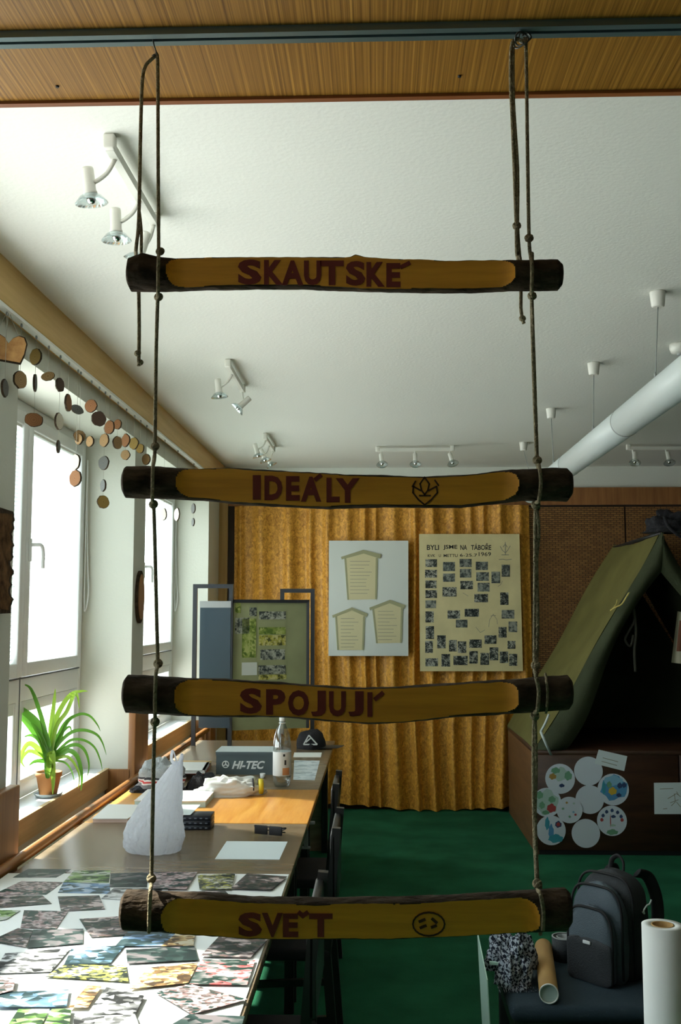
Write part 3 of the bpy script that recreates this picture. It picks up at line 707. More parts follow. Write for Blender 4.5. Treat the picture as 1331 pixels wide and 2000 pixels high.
L_ = (-0.07, 0, 0)
track_light(atz(215,264,HC), atz(303,418,HC), 'white three spot ceiling track closest to the wooden beam', [(0.10, L_, (0.12,0.1,-1)), (0.62, L_, (0.05,0.05,-1)), (0.97, (-0.03,0,0), (-0.35,0.1,-1))])
track_light(atz(446,702,HC), atz(474,752,HC), 'white ceiling track with two spots above the middle of the tables', [(0.25, L_, (0.12,0.0,-1)), (0.98, (0.02,0,0), (-0.8,-0.1,-0.75))])
track_light(atz(518,846,HC), atz(534,872,HC), 'small white ceiling track with clustered spots in front of the curtain', [(0.1, L_, (0.3,0,-1)), (0.5, (-0.05,0,0), (0.4,-0.1,-1)), (0.95, (-0.04,0,0), (0.6,0,-1))])
track_light(atz(738,872,HC), atz(884,870,HC), 'crosswise white track of three small spots above the curtain', [(0.05, (0,-0.06,0), (0.1,-0.5,-1)), (0.5, (0,-0.06,0), (0.0,-0.5,-1)), (0.97, (0,-0.06,0), (0.25,-0.5,-1))])
track_light(atz(1228,868,HC), atz(1390,868,HC), 'crosswise white track with spots right of the hanging tube', [(0.05, (0,-0.06,0), (-0.15,-0.5,-1)), (0.45, (0,-0.06,0), (0.0,-0.5,-1)), (0.85, (0,-0.06,0), (0.1,-0.5,-1))])
# hanging tube lamp
TXC, TZC, TR = 1.085, 2.476, 0.066
tb = thing('tube_lamp', (TXC, 5.4, TZC), 'long white tube lamp hung on wires along the room', 'lamp')
cuts = [2.0, 3.2, 4.45, 5.75, 7.2]
for a, b in zip(cuts, cuts[1:]):
    Mx = Matrix.Translation((TXC, a+0.004, TZC)) @ Matrix.Rotation(R(-90), 4, 'X')
    MB().lathe([(0.001,0),(TR-0.004,0),(TR,0.004),(TR,b-a-0.012),(TR-0.004,b-a-0.008),(0.001,b-a-0.008)], 36, M=Mx).build('tube_section', M['tubeopal'], tb, world=True)
    Mx = Matrix.Translation((TXC, b-0.006, TZC)) @ Matrix.Rotation(R(-90), 4, 'X')
    MB().lathe([(TR-0.01,0),(TR+0.0012,0.001),(TR+0.0012,0.011),(TR-0.01,0.012)], 36, M=Mx).build('joint_ring', M['grey'], tb, world=True)
for px, py in ((1285,570),(1160,709),(1077,798),(1023,864)):
    p = atz(px, py, HC)
    Mx = Matrix.Translation((p.x, p.y, HC))
    c = MB().lathe([(0.020,-0.062),(0.025,-0.058),(0.031,-0.004),(0.031,0)], 20, M=Mx).build('ceiling_cup', M['whitemetal'], tb, world=True)
    MB().tube([(p.x, p.y, HC-0.06), (TXC, min(p.y, 7.16), TZC+TR+0.02), (TXC, min(p.y, 7.16), TZC+TR-0.004)], 0.0022, 6).build('wire', M['grey'], tb, world=True)
    MB().lathe([(0.006,0),(0.006,0.03),(0.002,0.04)], 8, M=Matrix.Translation((TXC, min(p.y, 7.16), TZC+TR-0.002))).build('clip', M['grey'], tb, world=True)
p = atz(1322, 672, HC)
sd = thing('ceiling_fitting', (p.x+0.02, p.y, HC), 'small round white fitting on the ceiling above the tube at the right edge', 'fitting')
MB().lathe([(0.02,-0.045),(0.045,-0.04),(0.052,-0.02),(0.052,-0.001)], 24, M=Matrix.Translation((p.x+0.02, p.y, HC))).build('housing', M['whitemetal'], sd, world=True)
MB().lathe([(0.010,-0.056),(0.018,-0.052),(0.020,-0.044)], 16, M=Matrix.Translation((p.x+0.02, p.y, HC))).build('cap', M['grey'], sd, world=True)
# ------------------------------------------------------------------ strands of wood slices along the windows
def slice_mat(name, c1, c2):
    m, n, b = newmat(name); b.inputs['Roughness'].default_value = 0.7
    t = n.nodes.new('ShaderNodeTexCoord'); le = n.nodes.new('ShaderNodeVectorMath'); le.operation = 'LENGTH'
    mu = n.nodes.new('ShaderNodeMath'); mu.operation = 'MULTIPLY'; mu.inputs[1].default_value = 900
    si = n.nodes.new('ShaderNodeMath'); si.operation = 'SINE'
    mr_ = n.nodes.new('ShaderNodeMapRange'); mr_.inputs['From Min'].default_value = -1
    mx = n.nodes.new('ShaderNodeMix'); mx.data_type = 'RGBA'; mx.inputs[6].default_value = C(c1); mx.inputs[7].default_value = C(c2)
    n.links.new(t.outputs['Object'], le.inputs[0]); n.links.new(le.outputs['Value'], mu.inputs[0]); n.links.new(mu.outputs[0], si.inputs[0])
    n.links.new(si.outputs[0], mr_.inputs['Value']); n.links.new(mr_.outputs[0], mx.inputs[0]); n.links.new(mx.outputs[2], b.inputs['Base Color'])
    return m
SM = {'tan': slice_mat('tan slice', (0.260,0.149,0.056), (0.347,0.217,0.093)), 'red': slice_mat('reddish slice', (0.211,0.081,0.025), (0.285,0.124,0.043)),
      'olive': slice_mat('olive slice', (0.223,0.136,0.025), (0.298,0.192,0.043)), 'dark': slice_mat('dark slice', (0.043,0.022,0.012), (0.074,0.037,0.019)),
      'pale': slice_mat('pale slice', (0.594,0.540,0.414), (0.702,0.648,0.522)), 'grey': slice_mat('grey slice', (0.062,0.068,0.062), (0.112,0.112,0.099))}
SX = -1.328
def strand(label, items, name='wood_slice_strand', cat='hanging decoration'):
    """items: (px, py, rx, ry, colour, tilt) as seen in the photograph; hung from the curtain rail at x=SX"""
    top = atx(items[0][0], items[0][1], SX); y0 = top.y
    t = thing(name, (SX, y0, 2.723), label, cat, 'strands of wood slices at the windows')
    zl = 9
    for (px, py, rx, ry, colr, tilt) in items:
        c = atx(px, py, SX); c.y = y0; k_ = y0/2000.0
        d = ray(px, py); az = math.atan2(d.x, d.y)
        big = max(rx, ry)*k_; small = min(rx, ry)*k_
        yaw = math.acos(min(1, small/big*0.97)) if ry >= rx else 0.25
        g = MB(); n = 18; th = 0.0045; rn = random.Random(int(px*7+py))
        prof = [big*(1+0.06*rn.uniform(-1, 1)) for _ in range(n)]
        if ry < rx: sc_z = small/big
        else: sc_z = 1.0
        loop = []
        for s_, q in ((-th, 0.95), (-th*0.8, 1.0), (th*0.8, 1.0), (th, 0.95)):
            loop.append([Vector((prof[i]*q*math.cos(2*math.pi*i/n), s_, sc_z*prof[i]*q*math.sin(2*math.pi*i/n))) for i in range(n)])
        vs = [v for l_ in loop for v in l_]; fs = [list(range(n)), [3*n+i for i in range(n)][::-1]]; 
        g.add(vs, fs, 0); b0 = len(g.v)
        g.add(vs, [[l_*n+i, l_*n+(i+1) % n, (l_+1)*n+(i+1) % n, (l_+1)*n+i] for l_ in range(3) for i in range(n)], 1)
        o = g.build('slice', [SM[colr], M['bark']], t)
        o.location = (0, 0, c.z-2.723); o.rotation_euler = (0, R(tilt), -az+(yaw if int(px) % 2 else -yaw))
        zl = min(zl, c.z)
    MB().tube([(SX, y0, 2.724), (SX, y0, zl)], 0.0009, 4).build('thread', M['thread'], t, world=True)
    MB().lathe([(0.003,0),(0.005,0.006),(0.003,0.016)], 8, M=Matrix.Translation((SX, y0, 2.709))).build('runner', M['grey'], t, world=True)
    return t
M['thread'] = plain('thin thread', (0.45, 0.44, 0.38), 0.8)
strand('small grey edge-on wood slice hanging below the crown shaped slice', [(9,758,6,18,'grey',0)])
strand('thick tan wood slice hanging alone just right of the crown shaped slice', [(39,742,13,18,'tan',0)])
strand('strand of an olive slice, an edge-on slice and a large reddish oval slice', [(70,697,11,17,'olive',0), (69,748,2.5,18,'grey',0), (66,820,19,14,'red',12)])
strand('single small tan oval slice lying almost level on its thread', [(94,735,14,9,'tan',-18)])
strand('strand of a dark slice, a pale white-faced slice and a thin edge-on slice', [(117,752,8,14,'dark',0), (115,823,8,17,'pale',0), (113,872,2.5,13,'grey',0)])
strand('single reddish slice seen edge-on with dark bark rim', [(133,787,6,18,'red',-10)])
strand('strand with a grey tilted slice on top, a white slice and a reddish slice lowest', [(151,800,13,9,'grey',25), (148,902,8,16,'pale',8), (154,937,11,17,'red',0)])
strand('strand of two overlapping tan slices in front of the window corner', [(155,852,12,12,'tan',0), (158,860,7,11,'tan',15)])
strand('strand of a round brown slice above a small tan one beside the window jamb', [(178,793,12,13,'red',0), (172,860,7,11,'tan',0)])
strand('largest dark brown wood slice, round, with a bright notch under it', [(193,818,15,15,'dark',20)])
strand('longest strand of four slices ending in a yellow-green one', [(204,860,9,13,'tan',0), (204,905,10,14,'grey',28), (208,951,5,12,'grey',-8), (203,981,12,13,'olive',0)])
strand('single brown slice hanging close right of the largest dark slice', [(214,835,10,14,'red',0)])
strand('strand of a brown slice over a tan slice with dark side', [(230,829,8,10,'red',0), (233,867,9,13,'tan',0)])
strand('strand of two tan slices just above the left end of the second log', [(246,860,8,13,'red',0), (254,894,9,10,'tan',0)])
strand('single olive slice hanging before the pier between the windows', [(262,866,9,12,'olive',0)])
strand('single ochre slice, last one before the second window', [(274,876,8,10,'olive',15)])
strand('single tan slice touching the top of the second log', [(286,897,8,11,'tan',0)])
strand('single pale slice below the second log beside the left rope', [(320,1005,6,12,'pale',0)])
strand('narrow pale slice below the second log between two other strands', [(346,1005,5,13,'pale',0)])
strand('strand of two tiny grey edge-on slices nearest the back wall', [(378,993,4,10,'grey',0), (378,1020,2.5,8,'grey',0)])
# the crown shaped slice
p = atx(15, 683, SX); k_ = p.y/2000
t = thing('crown_slice', (SX, p.y, 2.723), 'golden brown crown shaped wooden slice hanging by threads at the left edge', 'hanging decoration')
poly = [(-26,22),(26,28),(34,8),(38,-14),(33,-27),(22,-30),(10,-24),(1,-12),(-6,-24),(-16,-30),(-28,-27),(-36,-12)]
az = math.atan2(ray(15,683).x, ray(15,683).y); ca, sa = math.cos(az), math.sin(az)
def cpt(x, y, o): return p+Vector((x*k_*ca+o*sa, -x*k_*sa+o*ca, -y*k_))
M['crown'] = wood('golden crown wood', (0.38,0.17,0.05), (0.58,0.32,0.11), (30,30,30), 0.6)
MB().prism([cpt(x*0.93, y*0.93, -0.011) for x, y in poly], cpt(0,0,0.003)-cpt(0,0,-0.003)).build('face', M['crown'], t, world=True)
MB().prism([cpt(x, y, -0.008) for x, y in poly], cpt(0,0,0.010)-cpt(0,0,-0.010)).build('bark_rim', M['bark'], t, world=True)
mb = MB()
for x in (-28, -4, 22): mb.tube([cpt(x, -24, 0.0), (SX, p.y+x*0.0006, 2.723)], 0.0010, 4)
mb.build('thread', M['thread'], t, world=True)
# bark-edged board and the oval plaque on the piers
bx = -1.335
M['barkbrown'] = plain('brown rough bark', (0.12, 0.062, 0.028), 0.95, bump=1.0, bscale=60, var=0.6, vscale=25, spec=0.1)
t = thing('bark_board', (bx, 3.6, 1.85), 'dark rough bark board fixed to the pier at the left edge', 'wall decoration')
rn = random.Random(5); edge = [(3.70+0.05*noise.noise(Vector((i*0.31, 2, 0)))+rn.uniform(-0.008, 0.008), 1.645+i*0.0103) for i in range(37)]
poly = [(y, z) for y, z in edge]+[(3.44, 2.02), (3.43, 1.64)]
MB().prism([(bx, y, z) for y, z in poly], (-0.034, 0, 0)).build('slab', M['bark'], t, world=True)
MB().prism([(bx-0.001, y-0.03, z) for y, z in edge[1:-1]]+[(bx-0.001, 3.46, 1.99), (bx-0.001, 3.45, 1.67)], (0.004, 0, 0)).build('carved_face', M['barkbrown'], t, world=True)
t = thing('oval_plaque', (-1.365, 5.84, 1.74), 'narrow oval wooden plaque on the pier between the windows', 'wall decoration')
MB().prism([(-1.369, 5.835+0.085*math.cos(a), 1.735+0.15*math.sin(a)) for a in [2*math.pi*i/28 for i in range(28)]], (0.016, 0, 0)).build('plate', M['bark'], t, world=True)
MB().prism([(-1.3525, 5.835+0.070*math.cos(a), 1.735+0.13*math.sin(a)) for a in [2*math.pi*i/28 for i in range(28)]], (0.003, 0, 0)).build('face', M['brownwood'], t, world=True)

# ------------------------------------------------------------------ potted plant on the sill
_p = atz(94, 1556, ZS); PX_, PYY = _p.x, _p.y
pot = thing('potted_plant', (PX_, PYY, ZS), 'strappy green houseplant in a terracotta pot on the window sill', 'plant')
M['terracotta'] = plain('terracotta', (0.52, 0.22, 0.07), 0.75, var=0.12, vscale=10)
M['soil'] = plain('dark soil', (0.03, 0.02, 0.012), 1.0, bump=0.8, bscale=120)
M['saucer'] = plain('blue grey saucer', (0.30, 0.36, 0.38), 0.5)
M['leaf'] = translucent('green leaf', (0.10, 0.28, 0.03), 0.4, 0.35)
M['leaf2'] = translucent('yellow green leaf', (0.26, 0.44, 0.05), 0.45, 0.35)
Mx = Matrix.Translation((PX_, PYY, ZS))
MB().lathe([(0.040,0.001),(0.058,0.004),(0.066,0.018),(0.063,0.018),(0.054,0.007),(0.02,0.006)], 28, M=Mx).build('saucer', M['saucer'], pot, world=True)
MB().lathe([(0.036,0.008),(0.040,0.008),(0.056,0.095),(0.060,0.095),(0.062,0.115),(0.056,0.115),(0.053,0.102),(0.01,0.100)], 28, M=Mx).build('pot', M['terracotta'], pot, world=True)
MB().lathe([(0.002,0.104),(0.03,0.108),(0.0535,0.103)], 20, M=Mx).build('soil', M['soil'], pot, world=True)
def leaf(path, w, mat):
    P = smooth_path(path, 5); n = len(P); mb = MB(); vs = []
    for i, q in enumerate(P):
        t = i/(n-1); d = (P[min(i+1, n-1)]-P[max(i-1, 0)]).normalized()
        view = Vector((0.35, -1, 0.15)); side = d.cross(view); side = side.normalized() if side.length > 1e-5 else Vector((1,0,0))
        up = side.cross(d).normalized(); ww = w*min(1, (t*6+0.25))*(1-t**3.2)+0.0004
        vs += [q-side*ww, q-up*ww*0.35, q+side*ww]
    mb.add(vs, [(i*3+j, i*3+j+1, i*3+j+4, i*3+j+3) for i in range(n-1) for j in (0, 1)], 0, True)
    return mb.build('leaf', M[mat], pot, world=True, recalc=False)
def lp(px, py, dY=0.0): return at(px, py, PYY+dY)
base = (93, 1488)
LEAVES = [
 ([(95,1480),(88,1430),(76,1385),(60,1345),(43,1336)], 5.0, 'leaf', -0.05), ([(97,1470),(100,1420),(106,1370),(108,1345)], 5.5, 'leaf2', 0.0),
 ([(99,1470),(105,1420),(118,1385),(138,1357),(158,1350),(172,1350)], 5.5, 'leaf2', 0.03), ([(99,1475),(110,1420),(130,1390),(145,1357),(152,1362),(155,1385)], 4.5, 'leaf2', -0.03),
 ([(95,1478),(88,1440),(70,1410),(50,1392),(32,1383),(22,1400),(25,1425)], 8, 'leaf', -0.08), ([(93,1482),(82,1450),(66,1428),(50,1408),(38,1400),(30,1420),(34,1460)], 7, 'leaf', -0.04),
 ([(92,1478),(80,1440),(68,1420),(60,1412)], 6, 'leaf', -0.06), ([(94,1482),(76,1446),(60,1436),(46,1440)], 4, 'leaf', -0.06),
 ([(100,1476),(110,1445),(125,1415),(140,1400),(152,1396)], 4, 'leaf', 0.05), ([(100,1478),(115,1450),(132,1410),(155,1395),(175,1398),(190,1415),(196,1428)], 3.2, 'leaf', 0.06),
 ([(100,1480),(115,1452),(140,1430),(165,1426),(188,1434),(200,1450),(208,1475)], 3.6, 'leaf', 0.03), ([(101,1482),(120,1460),(140,1445),(165,1446),(185,1460),(196,1485),(200,1505)], 2.8, 'leaf', 0.04),
 ([(100,1484),(118,1468),(138,1456),(155,1456),(168,1470),(174,1495),(170,1520)], 3.8, 'leaf', 0.02), ([(100,1485),(118,1474),(135,1466),(150,1476),(158,1500),(160,1525),(158,1545)], 5, 'leaf', -0.02),
 ([(100,1488),(115,1480),(132,1478),(146,1492),(155,1515),(153,1540)], 3.2, 'leaf2', -0.04), ([(99,1490),(112,1486),(128,1490),(140,1506),(146,1530)], 2.2, 'leaf', 0.0),
 ([(98,1486),(101,1470),(103,1490),(104,1525),(103,1552)], 7, 'leaf2', -0.09), ([(93,1490),(80,1486),(66,1488),(56,1496)], 4.5, 'leaf', -0.05),
 ([(92,1484),(74,1462),(58,1452),(46,1464),(38,1490),(36,1510)], 5.5, 'leaf2', -0.06), ([(92,1486),(70,1470),(54,1468),(42,1486),(50,1500)], 4, 'leaf2', -0.05),
 ([(93,1487),(78,1470),(62,1466),(54,1470)], 2.6, 'leaf', 0.04), ([(101,1476),(116,1440),(128,1424),(137,1420),(140,1432)], 3, 'leaf', 0.05)]
for pts, w, mt, dY in LEAVES:
    n = len(pts); leaf([atz(93+(pts[0][0]-95)*0.5, 1520, ZS+0.11)]+[lp(x, y, dY*(i+1)/n) for i, (x, y) in enumerate(pts)], w*PYY/2000*0.95, mt)

# ------------------------------------------------------------------ photo collage on the near table
Z0 = TZ+0.0005
pb = thing('photo_collage', (-0.79, 2.8, Z0), 'large white sheet covered with overlapping colour snapshots on the near table', 'collage')
c1 = atz(5, 1707, Z0); c2 = atz(565, 1709, Z0)
MB().prism([(-1.265, 2.02, Z0), (-0.312, 2.02, Z0), (c2.x, c2.y, Z0), (c1.x+0.02, c1.y, Z0)], (0, 0, 0.003)).build('sheet', M['paper'], pb, world=True)
PM = {'crowd': photo_mat('crowd snapshot', [(0.007,0.017,0.014), (0.028,0.050,0.039), (0.154,0.094,0.083), (0.055,0.055,0.066), (0.496,0.400,0.384)], 22),
      'green': photo_mat('meadow snapshot', [(0.011,0.033,0.011), (0.077,0.165,0.033), (0.280,0.400,0.160), (0.440,0.464,0.416)], 18),
      'blue': photo_mat('sky snapshot', [(0.008,0.028,0.033), (0.044,0.077,0.083), (0.128,0.240,0.416), (0.384,0.464,0.560)], 16),
      'dark': photo_mat('dark tent snapshot', [(0.004,0.011,0.011), (0.011,0.028,0.025), (0.033,0.055,0.050), (0.165,0.143,0.149)], 16),
      'warm': photo_mat('warm snapshot', [(0.055,0.033,0.017), (0.193,0.110,0.044), (0.440,0.304,0.128), (0.560,0.496,0.360)], 24),
      'bw': photo_mat('black and white snapshot', [(0.017,0.017,0.017), (0.165,0.165,0.165), (0.528,0.528,0.528), (0.624,0.624,0.624)], 20),
      'yellow': photo_mat('yellow shirt snapshot', [(0.011,0.017,0.011), (0.055,0.066,0.044), (0.480,0.464,0.080), (0.055,0.066,0.088), (0.560,0.544,0.464)], 30),
      'red': photo_mat('red shirt snapshot', [(0.011,0.028,0.022), (0.066,0.088,0.077), (0.248,0.220,0.220), (0.496,0.048,0.048), (0.560,0.480,0.464)], 20),
      'pink': photo_mat('pink crowd snapshot', [(0.011,0.039,0.033), (0.132,0.077,0.072), (0.440,0.304,0.304), (0.496,0.416,0.416), (0.110,0.088,0.083)], 30)}
SNAPS = [
 ('dark',[(25,1714),(55,1697),(140,1698),(110,1714)]), ('blue',[(124,1724),(214,1726),(216,1746),(113,1744)]), ('green',[(123,1724),(144,1701),(216,1700),(213,1724)]),
 ('dark',[(216,1706),(291,1704),(287,1733),(214,1733)]), ('pink',[(-15,1748),(42,1721),(123,1723),(90,1747)]), ('crowd',[(-10,1749),(83,1749),(101,1765),(-10,1774)]),
 ('crowd',[(113,1751),(194,1749),(205,1776),(119,1780)]), ('bw',[(198,1755),(222,1735),(330,1735),(320,1762)]), ('pink',[(47,1778),(133,1780),(110,1814),(40,1812)]),
 ('green',[(-15,1778),(40,1778),(12,1796),(-15,1800)]), ('crowd',[(155,1795),(300,1785),(320,1822),(178,1831)]), ('dark',[(65,1816),(163,1814),(162,1843),(52,1852)]),
 ('crowd',[(-20,1838),(35,1813),(65,1817),(50,1850)]), ('bw',[(10,1862),(138,1852),(100,1898),(-15,1902)]), ('blue',[(140,1852),(245,1846),(215,1882),(125,1884)]),
 ('yellow',[(88,1908),(125,1884),(246,1885),(251,1918)]), ('blue',[(225,1848),(250,1820),(382,1820),(378,1847)]), ('dark',[(246,1855),(380,1848),(388,1875),(249,1882)]),
 ('warm',[(315,1848),(345,1822),(382,1822),(378,1847)]), ('crowd',[(391,1868),(428,1829),(526,1832),(490,1870)]), ('red',[(370,1922),(395,1874),(499,1875),(483,1924)]),
 ('warm',[(252,1932),(290,1890),(388,1880),(368,1920)]), ('pink',[(303,1938),(370,1922),(485,1952),(375,1981)]), ('pink',[(300,1703),(386,1703),(364,1737),(295,1735)]),
 ('yellow',[(386,1709),(460,1706),(452,1737),(390,1737)]), ('crowd',[(483,1706),(562,1712),(530,1738),(451,1735)]), ('blue',[(-10,1938),(135,1933),(130,1967),(-10,1967)]),
 ('warm',[(133,1968),(171,1925),(200,1925),(172,1968)]), ('bw',[(172,1978),(208,1928),(282,1945),(262,1985)]), ('green',[(15,2003),(36,1971),(97,1971),(80,2005)]),
 ('green',[(85,2003),(101,1971),(140,1970),(135,2005)]), ('dark',[(330,2004),(370,1981),(478,1985),(470,2012)]), ('bw',[(144,1985),(264,1982),(275,2012),(144,2012)]),
 ('crowd',[(-150,1760),(-40,1752),(-25,1775),(-140,1785)]), ('green',[(-130,1800),(-40,1795),(-55,1830),(-160,1835)]), ('dark',[(-180,1850),(-60,1842),(-50,1880),(-170,1890)]), ('blue',[(-190,1910),(-60,1900),(-40,1940),(-180,1950)]),
 ('pink',[(-18,1905),(30,1912),(25,1935),(-18,1945)]), ('crowd',[(360,1742),(440,1740),(452,1752),(372,1756)])]
for i, (kk, q) in enumerate(SNAPS):
    P = [atz(x, y, Z0+0.0032+0.00025*i) for x, y in q]
    for v in P: v.x = max(v.x, -1.258)
    P = [v for k_, v in enumerate(P) if (v-P[k_-1]).length > 1e-4]
    MB().prism([v for v in P], (0, 0, 0.0005)).build('snapshot', PM[kk], pb, origin=None, world=True)

# ------------------------------------------------------------------ things on the tables
def sheet_px(name, q, z, th, mat, label, cat='paper', group=None):
    P = [atz(x, y, z) for x, y in q]; c = sum(P, Vector())/4
    o = MB().prism([v-Vector((c.x, c.y, z)) for v in P], (0, 0, th)).build(name, mat); o.location = (c.x, c.y, z)
    return tag(o, label, cat, group)
sheet_px('paper_sheet', [(420,1678),(546,1679),(562,1644),(443,1643)], TZ+0.0004, 0.0006, M['paperblue'], 'single pale sheet of paper lying flat on the dark near table')
M['printpage'] = photo_mat('printed grey blue page', [(0.35,0.42,0.46), (0.60,0.68,0.72), (0.75,0.80,0.82)], 14)
sheet_px('printed_page', [(573,1523),(615,1524),(625,1486),(575,1485)], TZ+0.0004, 0.0008, M['printpage'], 'printed bluish page right of the plastic bottle')
sheet_px('paper_strip', [(573,1479),(627,1479),(629,1470),(575,1470)], TZ+0.0004, 0.0008, M['paper'], 'narrow white paper strip behind the printed page')
# plastic bag
bc = atz(293, 1672, TZ); BY = bc.y+0.06
bag = thing('plastic_bag', (bc.x, BY, TZ), 'knotted translucent white plastic bag standing full on the near table', 'bag')
M['bag'] = translucent('thin white plastic', (0.90, 0.92, 0.97), 0.72, 0.22, 0.5, 45)
K_ = 0.000357
prof = [(0.0,240*K_,0.0),(0.006,290*K_,-8*K_),(0.02,318*K_,-6*K_),(0.045,330*K_,0),(0.075,328*K_,2*K_),(0.105,305*K_,15*K_),(0.14,268*K_,40*K_),(0.171,235*K_,65*K_),(0.20,200*K_,100*K_),(0.227,168*K_,130*K_),(0.262,122*K_,172*K_),(0.303,78*K_,218*K_),(0.335,38*K_,258*K_)]
def bagf(u, v):
    z = v*0.335; r = interp([(a, b) for a, b, c in prof], z); dx = interp([(a, c) for a, b, c in prof], z)
    a = 2*math.pi*u; q = Vector((math.cos(a), math.sin(a), 0))
    crease = abs(noise.noise(Vector((q.x*3.2, q.y*3.2, z*14+3))))+0.6*abs(noise.noise(Vector((q.x*7, q.y*7, z*30))))
    pleat = max(0, v-0.35)*(0.16*math.sin(a*9+z*12)+0.10*math.sin(a*17+2))
    wr = 1.03-0.16*crease*(1-0.5*v)+pleat+0.05*noise.noise(Vector((q.x*1.5+8, q.y*1.5, z*9)))
    return Vector((dx+r*wr*q.x, (0.72-0.25*v)*r*wr*q.y, z+0.002))
mb = MB().grid(bagf, 140, 80)
mb.add([bagf(i/140, 0) for i in range(140)], [list(range(140))[::-1]])
bo = mb.build('bag_body', M['bag'], bag, recalc=False)
mb = MB()
for s_, h_, off in ((-1, 0.055, -0.018), (1, 0.035, 0.012)):
    mb.tube(smooth_path([(0.085+off*0.4, 0.004*s_, 0.325), (0.083+off, 0.012*s_, 0.345), (0.088+off, 0.014*s_, 0.33+h_*0.9), (0.094+off*0.7, 0.008*s_, 0.345), (0.092+off*0.3, 0.0, 0.325)], 5), 0.0065, 8, flat=0.4)
mb.build('handle', M['bag'], bag)
mb = MB()
for a, z, r in ((-2.4, 0.05, 0.030), (0.6, 0.05, 0.032)):
    mb.sphere((0.062*math.cos(a), 0.040*math.sin(a), z), r, 12, sc=(1, 0.8, 0.9))
mb.build('content', M['paper'], bag)
# black box with a pale notebook on it
c = atz(381, 1622, TZ)
bb = thing('black_box', (c.x, c.y+0.06, TZ), 'flat black box of printed spines right behind the plastic bag', 'box')
w = 58*c.y/2000
M['navy'] = plain('black navy print', (0.012, 0.016, 0.028), 0.45)
M['spinedots'] = plain('grey spine print', (0.20, 0.24, 0.30), 0.6)
for i in range(3): MB().rbox((-w/2, 0-0.055+0.002*i, 0.019*i+0.0005), (w/2, 0.055, 0.019*(i+1)), 0.002, seg=1).build('volume', M['navy'], bb)
mb = MB()
for i in range(3):
    for j in range(5): mb.box((-w/2+0.012+j*w/5.5, -0.0565+0.002*i, 0.019*i+0.007), (-w/2+0.012+j*w/5.5+0.010, -0.0545+0.002*i, 0.019*i+0.011))
mb.build('spine_print', M['spinedots'], bb)
def stack_px(name, q, z, th, mat, label, cat, page=None):
    P = [atz(x, y, z) for x, y in q]; c = sum(P, Vector())/4
    t = thing(name, (c.x, c.y, z), label, cat)
    MB().prism([v-Vector((c.x, c.y, z))+Vector((0,0,th*0.82)) for v in P], (0, 0, th*0.18)).build('cover', mat, t)
    MB().prism([(v-Vector((c.x, c.y, z)))*0.975 for v in P], (0, 0, th*0.82)).build('pages', page or M['paper'], t)
    return t
M['cyan'] = plain('pale cyan cover', (0.55, 0.78, 0.82), 0.5); M['redc'] = plain('red cover', (0.50, 0.07, 0.06), 0.5)
M['whitec'] = plain('white cover', (0.82, 0.83, 0.82), 0.35); M['tan'] = plain('tan spine', (0.55, 0.36, 0.14), 0.6); M['pinkp'] = plain('pinkish page edges', (0.72, 0.55, 0.48), 0.8)
sheet_px('paper_sheet', [(345,1592),(372,1592),(392,1572),(345,1572)], TZ+0.062, 0.001, M['paperblue'], 'pale blue leaflet lying half on the flat black box')
stack_px('paper_pad', [(180,1607),(250,1607),(290,1580),(212,1578)], TZ+0.0004, 0.018, M['whitec'], 'thick white pad of paper with pink edge left of the plastic bag', 'paper', M['pinkp'])
stack_px('notebook', [(345,1578),(402,1577),(420,1556),(352,1556)], TZ+0.0004, 0.030, M['whitec'], 'white notebook with a pale cyan edge behind the plastic bag', 'notebook', M['cyan'])
stack_px('booklet', [(262,1572),(330,1572),(338,1548),(290,1548)], TZ+0.0004, 0.020, M['whitec'], 'thin white booklet beside the bag under the striped hat', 'notebook', M['cyan'])
# keys
c = atz(530, 1630, TZ)
kt = thing('sunglasses', (c.x, c.y, TZ), 'folded black sunglasses on the dark table behind the pale sheet', 'sunglasses')
for s_ in (-1, 1):
    MB().rbox((0.003*s_ if s_ > 0 else -0.062, -0.03, 0.004), (0.062 if s_ > 0 else -0.003, -0.024, 0.040), 0.012).build('lens', M['black'], kt)
MB().tube(smooth_path([(-0.062,-0.027,0.034),(-0.064,0.0,0.03),(-0.03,0.02,0.012),(0.05,0.03,0.006)],5), 0.003, 6).tube(smooth_path([(0.062,-0.027,0.034),(0.066,0.0,0.03),(0.03,0.028,0.014),(-0.05,0.035,0.006)],5), 0.003, 6).build('temple', M['black'], kt)
MB().tube(smooth_path([(-0.008,-0.027,0.03),(0,-0.028,0.036),(0.008,-0.027,0.03)],4), 0.0025, 6).build('bridge', M['black'], kt)
kt.rotation_euler = (0, 0, R(-20))
